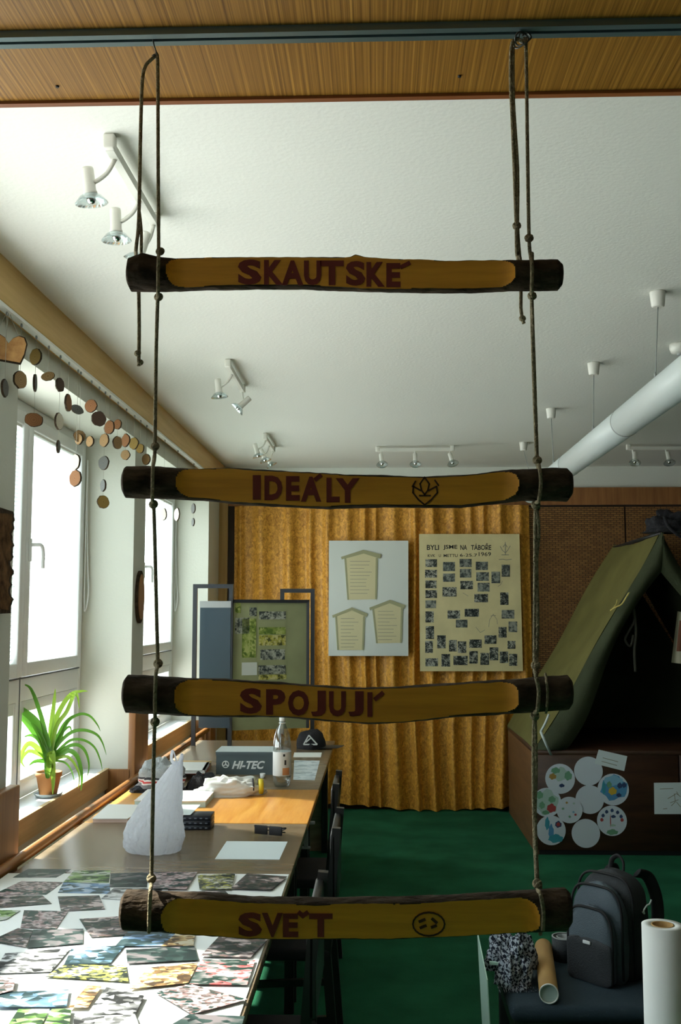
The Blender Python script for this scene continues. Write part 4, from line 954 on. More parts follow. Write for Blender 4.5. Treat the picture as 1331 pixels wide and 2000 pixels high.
# knitted hat, glove, wrapped bundle, books
c = atz(302, 1553, TZ)
ht = thing('knitted_hat', (c.x, c.y+0.14, TZ), 'grey knitted hat with red and white stripes lying crumpled on the light table', 'hat')
def hat_mat():
    m, n, b = newmat('striped grey knit'); b.inputs['Roughness'].default_value = 0.95
    t = n.nodes.new('ShaderNodeTexCoord'); s = n.nodes.new('ShaderNodeSeparateXYZ'); mu = n.nodes.new('ShaderNodeMath'); mu.operation = 'MULTIPLY'; mu.inputs[1].default_value = 7.5
    nz = n.nodes.new('ShaderNodeTexNoise'); nz.inputs['Scale'].default_value = 9; ad = n.nodes.new('ShaderNodeMath'); ad.operation = 'ADD'
    m2 = n.nodes.new('ShaderNodeMath'); m2.operation = 'MULTIPLY'; m2.inputs[1].default_value = 0.25
    r = n.nodes.new('ShaderNodeValToRGB'); r.color_ramp.interpolation = 'CONSTANT'; el = r.color_ramp.elements
    el[0].position = 0; el[0].color = (0.03,0.03,0.035,1); el[1].position = 0.28; el[1].color = (0.22,0.22,0.23,1)
    for p_, c_ in ((0.42,(0.75,0.72,0.70)),(0.47,(0.55,0.06,0.06)),(0.53,(0.75,0.72,0.70)),(0.58,(0.05,0.05,0.06)),(0.66,(0.34,0.36,0.37))): k = el.new(p_); k.color = C(c_)
    n.links.new(t.outputs['Object'], s.inputs[0]); n.links.new(s.outputs['Z'], mu.inputs[0]); n.links.new(t.outputs['Object'], nz.inputs['Vector'])
    n.links.new(nz.outputs['Fac'], m2.inputs[0]); n.links.new(mu.outputs[0], ad.inputs[0]); n.links.new(m2.outputs[0], ad.inputs[1]); n.links.new(ad.outputs[0], r.inputs[0])
    n.links.new(r.outputs[0], b.inputs['Base Color'])
    bp = n.nodes.new('ShaderNodeBump'); bp.inputs['Distance'].default_value = 0.006; n2 = n.nodes.new('ShaderNodeTexNoise'); n2.inputs['Scale'].default_value = 160
    n.links.new(t.outputs['Object'], n2.inputs['Vector']); n.links.new(n2.outputs['Fac'], bp.inputs['Height']); n.links.new(bp.outputs[0], b.inputs['Normal'])
    return m
M['hat'] = hat_mat(); M['blackcloth'] = plain('black cloth', (0.014, 0.014, 0.018), 0.9, bump=0.6, bscale=120)
def lump(rx, ry, rz, seed, amp=0.15, nu=36, nv=16, flat=0.0, p=1.0):
    def f(u, v):
        a = 2*math.pi*u; t = math.pi*(0.5-v*0.5) if flat == 0 else math.pi*v
        z = math.cos(math.pi/2*(1-v))**1 if False else math.sin(v*math.pi/2); r = math.cos(v*math.pi/2)**p
        k_ = 1+amp*noise.noise(Vector((math.cos(a)*r*1.8+seed, math.sin(a)*r*1.8, z*2.2)))+amp*0.5*noise.noise(Vector((math.cos(a)*r*5+seed, math.sin(a)*r*5, z*6)))
        return Vector((rx*r*k_*math.cos(a), ry*r*k_*math.sin(a), max(0.0006, rz*z*k_)))
    mb = MB().grid(f, nu, nv); mb.add([f(i/nu, 0) for i in range(nu)], [list(range(nu))[::-1]]); return mb
lump(0.125, 0.085, 0.135, 2.0, 0.28, p=0.6).build('crown', M['hat'], ht, recalc=False)
lump(0.05, 0.035, 0.03, 7.0, 0.3).build('turned_brim', M['blackcloth'], ht, recalc=False).location = (-0.09, -0.06, 0)
c = atz(382, 1545, TZ)
gl = thing('glove', (c.x+0.035, c.y+0.05, TZ), 'black fabric glove lying between the hat and the white bundle', 'glove')
lump(0.085, 0.06, 0.075, 4.0, 0.3, p=0.7).build('palm', M['blackcloth'], gl, recalc=False)
for i, (a, l) in enumerate(((-0.15, 0.085), (0.1, 0.095), (0.35, 0.09), (0.6, 0.075), (-0.9, 0.055))):
    MB().tube(smooth_path([(0.05*math.cos(a), 0.05*math.sin(a), 0.03), ((0.05+l*0.6)*math.cos(a), (0.05+l*0.6)*math.sin(a), 0.028), ((0.05+l)*math.cos(a), (0.05+l)*math.sin(a), 0.013)], 4), [0.012]*8+[0.007], 8).build('finger', M['blackcloth'], gl)
c = atz(440, 1558, TZ)
wr = thing('wrapped_bundle', (c.x+0.01, c.y+0.07, TZ), 'glossy white wrapped bundle with a yellow band on the light table', 'bundle')
M['wrap'] = translucent('white wrapping foil', (0.84, 0.84, 0.82), 0.15, 0.2, 0.25, 16); M['yellow'] = plain('yellow band', (0.75, 0.62, 0.03), 0.5)
lump(0.165, 0.070, 0.082, 3.3, 0.30, 60, 28, p=0.55).build('bundle_body', M['wrap'], wr, recalc=False)
MB().lathe([(0.030,0),(0.038,0.002),(0.038,0.022),(0.030,0.024)], 24, M=Matrix.Translation((0.142, -0.015, 0.040)) @ Matrix.Rotation(R(90), 4, 'Y')).build('band', M['yellow'], wr)
MB().lathe([(0.036,0),(0.0405,0.001),(0.0405,0.006),(0.036,0.007)], 24, M=Matrix.Translation((0.112, -0.015, 0.041)) @ Matrix.Rotation(R(90), 4, 'Y')).build('thin_stripe', M['blackcloth'], wr)
wr.rotation_euler = (0, 0, R(12))
def book(q, z, th, cov, label, page=None, grp='books stacked behind the hat'):
    P = [atz(x, y, z) for x, y in q]; c = sum(P, Vector())/4; o_ = Vector((c.x, c.y, z))
    t = thing('book', (c.x, c.y, z), label, 'book', grp); V = [v-o_ for v in P]
    MB().prism(V, (0, 0, 0.003)).prism([v+Vector((0,0,th-0.003)) for v in V], (0, 0, 0.003)).prism([V[1], V[1].lerp(V[0], 0.05), V[2].lerp(V[3], 0.05), V[2]], (0, 0, th)).build('cover', cov, t)
    MB().prism([v*0.97+Vector((0,0,0.003)) for v in V], (0, 0, th-0.006)).build('pages', page or M['paper'], t)
    return t
q = [(296,1512),(404,1512),(413,1496),(312,1495)]
book(q, TZ+0.0005, 0.030, M['tan'], 'thick book with a tan spine at the bottom of the stack by the shoe box', M['pinkp'])
book([(x-2, y) for x, y in q], TZ+0.0515-0.0205, 0.016, M['redc'], 'thin red edged book in the middle of the stack by the shoe box')
book([(x-4, y-1) for x, y in q], TZ+0.0475, 0.018, M['whitec'], 'white covered book on top of the stack by the shoe box')
# shoe box
p0 = atz(421, 1513, TZ); p1 = atz(536, 1513, TZ); H = 0.128
sb = thing('shoe_box', ((p0.x+p1.x)/2, p0.y+0.11, TZ), 'grey shoe box with white lettering on the far dark table', 'box')
M['boxgrey'] = plain('grey green cardboard', (0.085, 0.115, 0.125), 0.6); M['lid'] = plain('pale sunlit lid', (0.55, 0.62, 0.63), 0.5); M['white'] = plain('white print', (0.75, 0.78, 0.78), 0.5)  # pale lid top, sunlight and reflection put into its colour
x0, x1, y0, y1 = p0.x, p1.x, p0.y, p0.y+0.22
MB().box((x0+0.003, y0+0.003, TZ+0.0005), (x1-0.003, y1-0.003, TZ+H-0.004)).build('body', M['boxgrey'], sb, world=True)
MB().box((x0, y0, TZ+H-0.022), (x1, y0+0.002, TZ+H-0.004)).box((x0, y1-0.002, TZ+H-0.022), (x1, y1, TZ+H-0.004)).box((x0, y0+0.002, TZ+H-0.022), (x0+0.002, y1-0.002, TZ+H-0.004)).box((x1-0.002, y0+0.002, TZ+H-0.022), (x1, y1-0.002, TZ+H-0.004)).build('lid_rim', M['boxgrey'], sb, world=True)
MB().box((x0, y0, TZ+H-0.004), (x1, y1, TZ+H)).build('lid', M['lid'], sb, world=True)
yf = y0+0.0028
def fp(px, py): return at(px, py, yf)
mb = MB(); text_on(mb, 'HI-TEC', fp(453, 1502), fp(518, 1502), fp(453, 1486), 0.001, 0.035, 0.35)
mb.build('lettering', M['white'], sb, world=True)
c = fp(441, 1493); mb = MB()
mb.lathe([(0.0205,0),(0.0205,0.001),(0.015,0.001),(0.015,0)], 24, M=Matrix.Translation(c) @ Matrix.Rotation(R(90), 4, 'X'), closed=True)
for a in (90, 210, 330): mb.bar(c+Vector((0,-0.0005,0)), c+Vector((0.016*math.cos(R(a)), -0.0005, 0.016*math.sin(R(a)))), 0.006, 0.001, up=(0,1,0))
mb.build('logo', M['white'], sb, world=True)
# bottle
c = atz(551, 1536, TZ); k_ = c.y/2000
bt = thing('plastic_bottle', (c.x, c.y, TZ), 'clear plastic bottle with a white label standing in front of the shoe box', 'bottle')
M['pet'] = glass_pane('clear plastic', (0.78, 0.83, 0.84), 0.22)
Mx = Matrix.Translation((c.x, c.y, TZ))
MB().lathe([(0.030,0.001),(0.038,0.004),(0.046,0.03),(0.0475,0.06),(0.0475,0.20),(0.046,0.225),(0.040,0.26),(0.028,0.295),(0.0165,0.318),(0.0140,0.325),(0.0140,0.333)], 32, M=Mx).build('bottle_body', M['pet'], bt, world=True)
MB().lathe([(0.0480,0.058),(0.0484,0.060),(0.0484,0.178),(0.0480,0.180)], 32, M=Mx, closed=False).build('label', M['whitec'], bt, world=True)
MB().lathe([(0.0155,0.333),(0.0158,0.334),(0.0158,0.350),(0.0145,0.352)], 20, M=Mx).build('cap', M['white'], bt, world=True)
MB().lathe([(0.0180,0.322),(0.0180,0.326)], 20, M=Mx).build('neck_ring', M['white'], bt, world=True)
def lab(a, z): return Vector((c.x+0.0489*math.sin(a), c.y-0.0489*math.cos(a), TZ+z))
M['labelorange'] = plain('orange label print', (0.72, 0.33, 0.14), 0.5)
def labpatch(name, a0, a1, z0, z1, mat):
    mb = MB(); n = 6
    vs = [lab(a0+(a1-a0)*i/n, z) for z in (z0, z1) for i in range(n+1)]
    mb.add(vs, [(i, i+1, n+2+i, n+1+i) for i in range(n)]); return mb.build(name, M[mat] if isinstance(mat, str) else mat, bt, world=True)
labpatch('label_print', 0.15, 0.95, 0.064, 0.10, 'labelorange'); labpatch('label_mark', 0.2, 0.42, 0.158, 0.170, 'inkdark'); labpatch('label_mark', 0.35, 0.55, 0.115, 0.14, 'inkdark')
# small eraser-like white cup in front of the shoe box
c = atz(514, 1519, TZ)
o = MB().lathe([(0.010,0),(0.013,0.002),(0.015,0.026),(0.013,0.026),(0.010,0.004)], 16).build('small_cup', M['whitec']); o.location = (c.x, c.y-0.02, TZ+0.0005)
tag(o, 'tiny white cup at the front of the shoe box near the bottle', 'cup')
# black cap with white trim
c = atz(600, 1466, TZ)
cp_ = thing('peaked_cap', (c.x+0.02, c.y+0.13, TZ), 'black peaked cap with a white emblem lying at the far end of the tables', 'cap')
lump(0.10, 0.10, 0.115, 1.0, 0.10, p=0.55).build('crown', M['blackcloth'], cp_, recalc=False)
MB().grid(lambda u, v: Vector((0.05+0.17*v*math.cos((u-0.5)*1.5), 0.10*math.sin((u-0.5)*2.4)*(1-0.25*v), 0.006+0.012*math.cos((u-0.5)*3))), 12, 6).build('peak', M['black'], cp_)
mb = MB()
for a, b in (((-0.045, 0.035), (0.045, 0.035)), ((-0.045, 0.035), (-0.01, 0.095)), ((-0.01, 0.095), (0.045, 0.035)), ((-0.03, 0.05), (0.0, 0.075))):
    def sp(q): return Vector((q[0], -math.sqrt(max(0.0, 0.1065**2-q[0]**2))-0.004+q[1]*0.10, q[1]))
    mb.bar(sp(a), sp(b), 0.008, 0.006, up=(0,1,0))
mb.build('emblem', M['white'], cp_)
# display stand on the far end of the table
ds = thing('display_stand', (-0.85, 7.05, TZ), 'dark tubular display stand with blue grey panel and picture panel at the table end', 'display')
M['tubedark'] = plain('dark grey square tube', (0.05, 0.055, 0.065), 0.35, 0.4)
M['bluepanel'] = plain('blue grey glossy panel', (0.04, 0.065, 0.085), 0.22)
M['picpanel'] = plain('olive picture panel', (0.30, 0.32, 0.17), 0.5, var=0.15, vscale=4); 
def portal_frame(xa, xb, y, zt, name='side_frame'):
    m_ = MB().box((xa, y-0.014, TZ), (xa+0.028, y+0.014, zt)).box((xb-0.028, y-0.014, TZ), (xb, y+0.014, zt)).box((xa+0.028, y-0.014, zt-0.028), (xb-0.028, y+0.014, zt))
    return m_.build(name, M['tubedark'], ds, world=True)
YA, YB2 = 7.0, 7.22
a0, a1 = at(378, 1141, YA), at(456, 1141, YA); portal_frame(a0.x, a1.x, YA, a0.z)
b0, b1 = at(548, 1150, YB2), at(615, 1150, YB2); portal_frame(b0.x, b1.x, YB2, b0.z)
q0, q1 = at(390, 1335, YA), at(452, 1174, YA)
MB().box((q0.x, YA-0.018, TZ+0.12), (q1.x, YA-0.004, q1.z)).build('blue_panel', M['bluepanel'], ds, world=True)
MB().box((q0.x-0.002, YA-0.021, q1.z-0.045), (q1.x+0.002, YA-0.002, q1.z)).build('panel_clip', M['grey'], ds, world=True)
g0, g1 = at(456, 1174, YA), at(610, 1177, YB2)
def pp(u, v, o=0.0):
    """a point of the slanted picture panel, u from left to right, v from the bottom up"""
    a = Vector((g0.x, YA+0.01, 0)); b = Vector((g1.x-0.02, YB2-0.02, 0)); n_ = (b-a).cross(Vector((0,0,1))).normalized()
    q = a.lerp(b, u)+n_*o; q.z = TZ+0.10+(g0.z-TZ-0.10)*v; return q
MB().prism([pp(0,0), pp(1,0), pp(1,1), pp(0,1)], pp(0,0,-0.012)-pp(0,0)).build('picture_panel', M['picpanel'], ds, world=True)
mb = MB().bar(pp(0,1,0.002), pp(1,1,0.002), 0.02, 0.022).bar(pp(0.985,0,0.002), pp(0.985,1,0.002), 0.02, 0.02); mb.build('panel_edge', M['tubedark'], ds, world=True)
M['picgreen'] = photo_mat('green clipping', [(0.10,0.16,0.03), (0.25,0.32,0.07), (0.42,0.46,0.16)], 26); M['picyellow'] = photo_mat('yellow clipping', [(0.08,0.09,0.03), (0.45,0.42,0.08), (0.55,0.52,0.25)], 34); M['picgrey'] = photo_mat('grey clipping', [(0.04,0.05,0.05), (0.22,0.24,0.20), (0.42,0.43,0.36)], 40)
def clip(u0, u1, v0, v1, mat): MB().prism([pp(u0,v0,0.0005), pp(u1,v0,0.0005), pp(u1,v1,0.0005), pp(u0,v1,0.0005)], pp(0,0,0.002)-pp(0,0)).build('clipping', mat, ds, world=True)
vt = lambda y: 1-(y-795)/515*0.64   # crop rows to panel height
for (x0_, x1_, y0_, y1_, mt) in ((330,420,900,1000,'picgrey'), (330,365,800,870,'picgreen'), (375,462,905,1150,'picgreen'), (480,650,860,910,'picgrey'), (480,650,960,1005,'picgreen'), (480,650,1010,1075,'picyellow'), (490,645,1100,1165,'picgrey'), (478,650,1200,1255,'picgrey'), (480,655,1260,1290,'picyellow'), (375,470,1180,1260,'board'), (420,465,835,890,'picgrey')):
    clip((x0_-320)/480, (x1_-320)/480, vt(y1_), vt(y0_), M[mt])
# ------------------------------------------------------------------ platform, tent, discs
FY = 7.23; PXL = 1.08; PZ = 0.70
pf = thing('platform', (2.2, 7.7, 0), 'dark brown wooden platform that carries the tent', 'platform')
M['platwood'] = wood('dark brown board', (0.040, 0.016, 0.008), (0.075, 0.032, 0.014), (2, 20, 18), 0.5)
M['sidewood'] = wood('brown side board', (0.12, 0.055, 0.022), (0.19, 0.09, 0.035), (20, 2, 18), 0.5)
for i in range(2):
    MB().rbox((PXL+0.003 if i == 0 else 2.065, FY, 0.03), (2.058 if i == 0 else 2.9, FY+0.02, PZ-0.03), 0.003, seg=1).build('front_board', M['platwood'], pf, world=True)
MB().box((PXL+0.02, FY+0.006, 0.0), (2.9, FY+0.02, 0.03)).build('plinth', M['black'], pf, world=True)
MB().box((PXL, FY+0.002, 0), (PXL+0.018, 8.70, PZ-0.03)).build('side_board', M['sidewood'], pf, world=True)
MB().box((PXL+0.018, 8.68, 0), (2.9, 8.70, PZ-0.03)).box((2.88, FY+0.02, 0), (2.9, 8.68, PZ-0.03)).build('rear_board', M['platwood'], pf, world=True)
MB().rbox((PXL-0.004, FY, PZ-0.03), (2.92, 8.71, PZ), 0.004, seg=1).build('deck', M['platwood'], pf, world=True)

RX, RZ = 1.99, 2.215
tn = thing('canvas_tent', (RX, 7.7, PZ), 'olive canvas ridge tent standing open on the dark wooden platform', 'tent')
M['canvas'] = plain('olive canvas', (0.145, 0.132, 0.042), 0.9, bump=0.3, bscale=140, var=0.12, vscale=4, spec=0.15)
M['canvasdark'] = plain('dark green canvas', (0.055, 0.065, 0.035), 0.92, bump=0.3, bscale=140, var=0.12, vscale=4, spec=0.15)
EX = PXL+0.0                                       # eave
def slope(sign, u, v, off=0.0):
    """u front to back, v from eave to ridge"""
    ex = RX+sign*(RX-EX); Y = FY+0.04+(8.69-FY-0.04)*u
    sag = 0.045*math.sin(math.pi*v)*math.sin(math.pi*min(1, u+0.12))+0.012*math.sin(v*9+u*4)
    x = ex+(RX-ex)*v; z = PZ+0.002+(RZ-PZ)*v-0.05*math.sin(math.pi*u)*(v**2)
    n_ = Vector((-sign*(RZ-PZ), 0, (RX-EX)))*(-1); n_ = Vector((-sign*0.87*-1*0, 0, 0))
    return Vector((x-sign*sag*0.8, Y, z-sag*0.4))
for sign in (-1, 1):
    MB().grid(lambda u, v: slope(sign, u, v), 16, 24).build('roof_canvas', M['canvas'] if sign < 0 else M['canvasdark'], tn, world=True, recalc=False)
    # folded-back door flap along the front edge
    def flap(u, v):
        q = slope(sign, 0, v); wv = 0.16+0.05*math.sin(v*6+1)-0.10*(v > 0.97); wv *= min(1, (1-v)*6+0.15)
        bulge = 0.05*math.sin(math.pi*u)+0.016*math.sin(v*14)
        w_ = q+Vector((-sign*wv*u*0.9, -0.012-bulge, -wv*u*0.25)); w_.z = max(w_.z, PZ+0.003); return w_
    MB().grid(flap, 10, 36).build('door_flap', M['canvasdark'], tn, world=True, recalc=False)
def endw(u, v):
    x = EX+0.03+(2*RX-2*EX-0.06)*u; zt = PZ+(RZ-PZ)*(1-abs(x-RX)/(RX-EX)); return Vector((x, 8.66-0.0, PZ+0.002+(zt-PZ-0.06)*v))
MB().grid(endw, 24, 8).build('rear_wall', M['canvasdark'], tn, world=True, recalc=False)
MB().tube([(RX, FY-0.02, RZ-0.015), (RX, 8.66, RZ-0.03)], 0.014, 10).build('ridge_pole', M['black'], tn, world=True)
# yellow strap and white guy cord at the left edge
M['strap'] = plain('yellow strap', (0.55, 0.44, 0.12), 0.7)
sp_ = [at(1193, 1192, FY-0.03), at(1203, 1186, FY-0.06), at(1215, 1180, FY-0.07), at(1224, 1166, FY-0.06), at(1229, 1158, FY-0.03)]
MB().tube(smooth_path(sp_, 4), 0.011, 6, flat=0.35).tube(smooth_path([at(1196,1190,FY-0.03), at(1204,1180,FY-0.06), at(1206,1172,FY-0.03)], 4), 0.008, 6, flat=0.35).build('strap', M['strap'], tn, world=True)
M['cord'] = plain('white guy cord', (0.62, 0.68, 0.66), 0.7)
MB().tube([at(1073,1395,FY-0.09), at(1066,1412,FY-0.10), at(1057,1429,FY-0.11)], 0.008, 6).tube([at(1057,1429,FY-0.11), at(1068,1455,FY-0.09), at(1077,1474,FY-0.03)], 0.009, 6).build('guy_cord', M['cord'], tn, world=True)
# things hung in and on the tent
hb = thing('hanging_strap', tuple(at(1240, 1190, FY+0.12)), 'dark strap with a loop hanging inside the tent opening', 'strap')
MB().tube(smooth_path([at(1236,1168,FY+0.10), at(1240,1210,FY+0.12), at(1228,1235,FY+0.12), at(1222,1250,FY+0.12), at(1232,1262,FY+0.12), at(1238,1240,FY+0.12)], 5), 0.009, 6).tube(smooth_path([at(1236,1168,FY+0.10), at(1243,1230,FY+0.12), at(1240,1270,FY+0.12), at(1242,1312,FY+0.12)], 5), 0.010, 6).build('band', plain('dark olive strap', (0.07,0.07,0.05), 0.9), hb, world=True)
hc = thing('hanging_cloth', tuple(at(1330, 1260, FY+0.10)), 'pale striped cloth hanging in the tent at the right edge', 'cloth')
M['clothpale'] = plain('pale cloth', (0.40, 0.38, 0.28), 0.9)
pts = [(1331+20,1190),(1327,1200),(1320,1240),(1312,1288),(1331,1298),(1331+20,1300)]
mbc = MB().grid(lambda u, v: at(1312+48*u+12*(v)*(1-u), 1294-100*v+6*u, FY+0.10+0.015*math.sin(u*12)), 14, 10)
mbc.build('fabric', M['clothpale'], hc, world=True, recalc=False)
M['clothband'] = plain('brown band', (0.18, 0.07, 0.04), 0.9)
MB().grid(lambda u, v: at(1322+40*u+6*v*(1-u), 1272-60*v, FY+0.093+0.015*math.sin(u*12+2.6)), 10, 6).build('stripe', M['clothband'], hc, world=True, recalc=False)
MB().tube([at(1345,1200,FY+0.10), Vector((RX+0.25, FY+0.10, RZ-0.50))], 0.004, 6).build('hanger', M['cord'], hc, world=True)
db = thing('dark_bundle', tuple(at(1305, 1050, FY)), 'dark bundle of cloth thrown over the tent ridge', 'bundle')
c = at(1318, 1040, FY-0.02)
o = lump(0.19, 0.14, 0.13, 9.0, 0.45, 48, 22, p=0.7).build('cloth', M['blackcloth'], db, recalc=False); o.location = (c-db.location)+Vector((0, 0.02, 0.0))
MB().tube(smooth_path([c+Vector((-0.10,-0.12,0.10)), c+Vector((-0.08,-0.145,0.03)), c+Vector((-0.03,-0.15,-0.02)), c+Vector((0.03,-0.13,-0.06)), c+Vector((0.10,-0.1,-0.16))], 5), 0.012, 8).build('loop', M['blackcloth'], db, world=True)

DY = FY-0.0005
M['disc'] = plain('white paper disc', (0.66, 0.72, 0.80), 0.7)
DISCS = [((1094.7,1521),28,'green','round paper with green and ochre painting, uppermost at the left of the cluster'), ((1150,1506),27,None,'round blank paper touching the small tilted white card'),
 ((1152.6,1561.5),26.7,None,'round blank paper in the middle of the cluster'), ((1198.5,1542),29.5,'blue','round paper painted blue with yellow and dark figures'),
 ((1069,1567),27,'mixed','round paper painted green and red beside the rope'), ((1113,1582),24.5,'dots','smallest round paper with faint coloured dots'),
 ((1196,1603),28,'dial','round paper with a ring of small marks and green base like a dial'), ((1077,1621.6),27.5,'stripe','round paper with a blue stripe across it, lowest at the left'), ((1145,1627.7),26.7,None,'round blank paper lowest in the cluster')]
pc = {k: plain(k+' paint', v, 0.7) for k, v in {'green':(0.16,0.36,0.22),'ochre':(0.42,0.25,0.06),'blue':(0.09,0.30,0.55),'sky':(0.25,0.50,0.68),'red':(0.42,0.06,0.06),'navy':(0.03,0.06,0.16),'yellow':(0.62,0.42,0.04),'teal':(0.05,0.32,0.42),'mint':(0.42,0.58,0.52)}.items()}
for i, ((px, py), r, paint, label) in enumerate(DISCS):
    lift = 0.0008*((i*5) % 9)
    c = at(px, py, DY-lift); rr_ = r*FY/2000
    t = thing('paper_disc', c, label, 'paper disc', 'round papers stuck on the platform front')
    Mr = Matrix.Rotation(R(90), 4, 'X')
    MB().lathe([(0.001,0),(rr_,0),(rr_,0.0012),(0.001,0.0012)], 36, M=Mr, smooth=False).build('disc', M['disc'], t)
    def blob(x, y, a, b, col_, lay=0):
        n = 16; yy = -0.0013-0.0002*lay
        MB().prism([(x*rr_+a*rr_*math.cos(2*math.pi*q/n)*(1+0.15*math.sin(q*2.3)), yy, y*rr_+b*rr_*math.sin(2*math.pi*q/n)*(1+0.15*math.cos(q*1.7))) for q in range(n)], (0, -0.0003, 0)).build('painted_patch', pc[col_], t)
    if paint == 'green':
        blob(0.05,0.3,0.55,0.45,'mint'); blob(-0.5,0.15,0.24,0.2,'ochre',1); blob(0.55,0.2,0.25,0.3,'green',1); blob(0.1,-0.45,0.18,0.12,'navy',1); blob(-0.3,0.55,0.3,0.2,'green',2)
    if paint == 'blue':
        blob(0.05,0.1,0.84,0.76,'blue'); blob(0.0,0.55,0.62,0.32,'sky',1); blob(-0.05,-0.1,0.26,0.24,'yellow',2); blob(0.42,0.25,0.16,0.18,'navy',2); blob(0.7,0.28,0.14,0.16,'navy',2); blob(0.35,-0.35,0.16,0.12,'navy',2); blob(-0.6,0.1,0.12,0.4,'teal',2); blob(-0.25,0.3,0.16,0.2,'green',2)
    if paint == 'mixed':
        blob(0,0.0,0.8,0.85,'mint'); blob(-0.5,0.5,0.24,0.26,'green',1); blob(0.35,0.2,0.25,0.22,'green',1); blob(0.3,-0.4,0.32,0.3,'red',1); blob(-0.35,-0.2,0.2,0.24,'green',1); blob(-0.1,-0.7,0.26,0.14,'green',1)
    if paint == 'dots':
        for x, y, k_ in ((-0.2,0.55,'ochre'),(-0.5,0.1,'green'),(0.3,-0.15,'sky'),(0.0,-0.5,'green'),(0.45,-0.35,'red'),(0.35,0.5,'mint')): blob(x,y,0.09,0.08,k_)
    if paint == 'dial':
        for a in (150, 120, 88, 55, 25, 175, 5): blob(0.68*math.cos(R(a)),0.68*math.sin(R(a)),0.11,0.12,'navy' if 10 < a < 170 else 'red')
        blob(0.0,-0.75,0.38,0.18,'green'); blob(-0.1,0.0,0.03,0.42,'red'); blob(0.1,0.28,0.16,0.1,'navy'); blob(0.05,-0.3,0.2,0.08,'mint')
    if paint == 'stripe':
        blob(-0.25,0.45,0.16,0.42,'teal'); blob(0.0,-0.1,0.18,0.5,'blue',1); blob(0.3,-0.55,0.5,0.28,'teal',2); blob(0.5,0.4,0.22,0.22,'navy',1); blob(0.5,0.4,0.14,0.14,'red',2)
def card(name, q, label, sk):
    P = [at(x, y, DY-0.0075) for x, y in q]; c = sum(P, Vector())/4
    t = thing(name, c, label, 'card')
    MB().prism([v-c for v in P], (0, -0.0014, 0)).build('sheet', M['paperblue'], t)
    for pts in sk:
        mb = MB(); stroke_px(mb, pts, lambda x, y: (x, y), DY-0.0092, 0.004, 0.0005); mb.build('drawn_line', M['inkgrey'], t, world=True)
card('white_card', [(1162,1491.5),(1220,1506),(1226,1477),(1170,1464)], 'small tilted white card above the blue painted round paper', [[(1178,1480),(1208,1488)], [(1176,1487),(1206,1495)]])
card('drawing_sheet', [(1279,1590),(1352,1590),(1352,1528),(1278,1529)], 'white sheet with a small figure drawing on the platform front at the right edge',
     [[(1290,1541),(1316,1540)], [(1305,1560),(1312,1556),(1322,1550),(1330,1556)], [(1318,1550),(1320,1566),(1312,1574)], [(1322,1566),(1330,1576)], [(1310,1568),(1326,1562)], [(1322,1546),(1326,1552)], [(1296,1580),(1304,1579)]])

# ------------------------------------------------------------------ chairs
M['chairblack'] = plain('black painted wood', (0.012, 0.011, 0.011), 0.4)
M['seatblack'] = plain('black seat cloth', (0.015, 0.015, 0.018), 0.85)
def make_chair(label, group, seat_mat):
    """faces -X, stands on its own origin"""
    t = thing('chair', (0, 0, 0), label, 'chair', group)
    for y in (-0.19, 0.19):
        MB().bar((-0.20, y, 0), (-0.20, y, 0.43), 0.032, 0.032).build('leg', M['chairblack'], t)
        MB().bar((0.235, y, 0), (0.20, y, 0.44), 0.032, 0.032).bar((0.20, y, 0.44), (0.235, y, 0.88), 0.030, 0.030).build('leg', M['chairblack'], t)
        MB().bar((-0.19, y, 0.20), (0.21, y, 0.22), 0.02, 0.025).build('stretcher', M['chairblack'], t)
    MB().rbox((-0.225, -0.21, 0.42), (0.215, 0.21, 0.465), 0.015).build('seat', seat_mat, t)
    MB().rbox((0.212, -0.205, 0.60), (0.238, 0.205, 0.86), 0.010).build('backrest', M['chairblack'], t)
    return t
ch = make_chair('black chair pushed under the near dark table, seat edge pale', 'black chairs along the tables', M['seatblack'])
ch.location = (-0.40, 2.95, 0)
c2_ = copy_tree(ch); c2_.location = (-0.385, 3.95, 0); c2_['label'] = 'black chair at the table between the pale sheet and the light table'
c3_ = copy_tree(ch); c3_.location = (-0.425, 4.90, 0); c3_['label'] = 'black chair with a high back beside the light table end'
MB().rbox((0.07, -0.20, 0.70), (0.14, -0.18, 0.712), 0.003).rbox((0.09, -0.20, 0.60), (0.11, -0.185, 0.70), 0.003).rbox((0.06, -0.20, 0.592), (0.12, -0.18, 0.602), 0.003).build('chrome_bracket', M['grey'], c3_)
# padded chair with the backpack
PC = thing('padded_stool', (0.66, 3.5, 0), 'dark stool with a wide navy padded seat carrying the backpack and scarf', 'stool')
M['navyseat'] = plain('navy seat cloth', (0.016, 0.035, 0.050), 0.85, bump=0.3, bscale=200)
MB().rbox((0.40, 3.25, 0.405), (0.96, 3.80, 0.46), 0.025).build('seat', M['navyseat'], PC, world=True)
MB().box((0.415, 3.28, 0.35), (0.945, 3.30, 0.41)).box((0.415, 3.75, 0.35), (0.945, 3.77, 0.41)).box((0.415, 3.30, 0.35), (0.435, 3.75, 0.41)).box((0.925, 3.30, 0.35), (0.945, 3.75, 0.41)).build('seat_frame', M['chairblack'], PC, world=True)
for x in (0.42, 0.905):
    for y in (3.285, 3.73): MB().rbox((x, y, 0), (x+0.035, y+0.035, 0.36), 0.005).build('leg', M['chairblack'], PC, world=True)
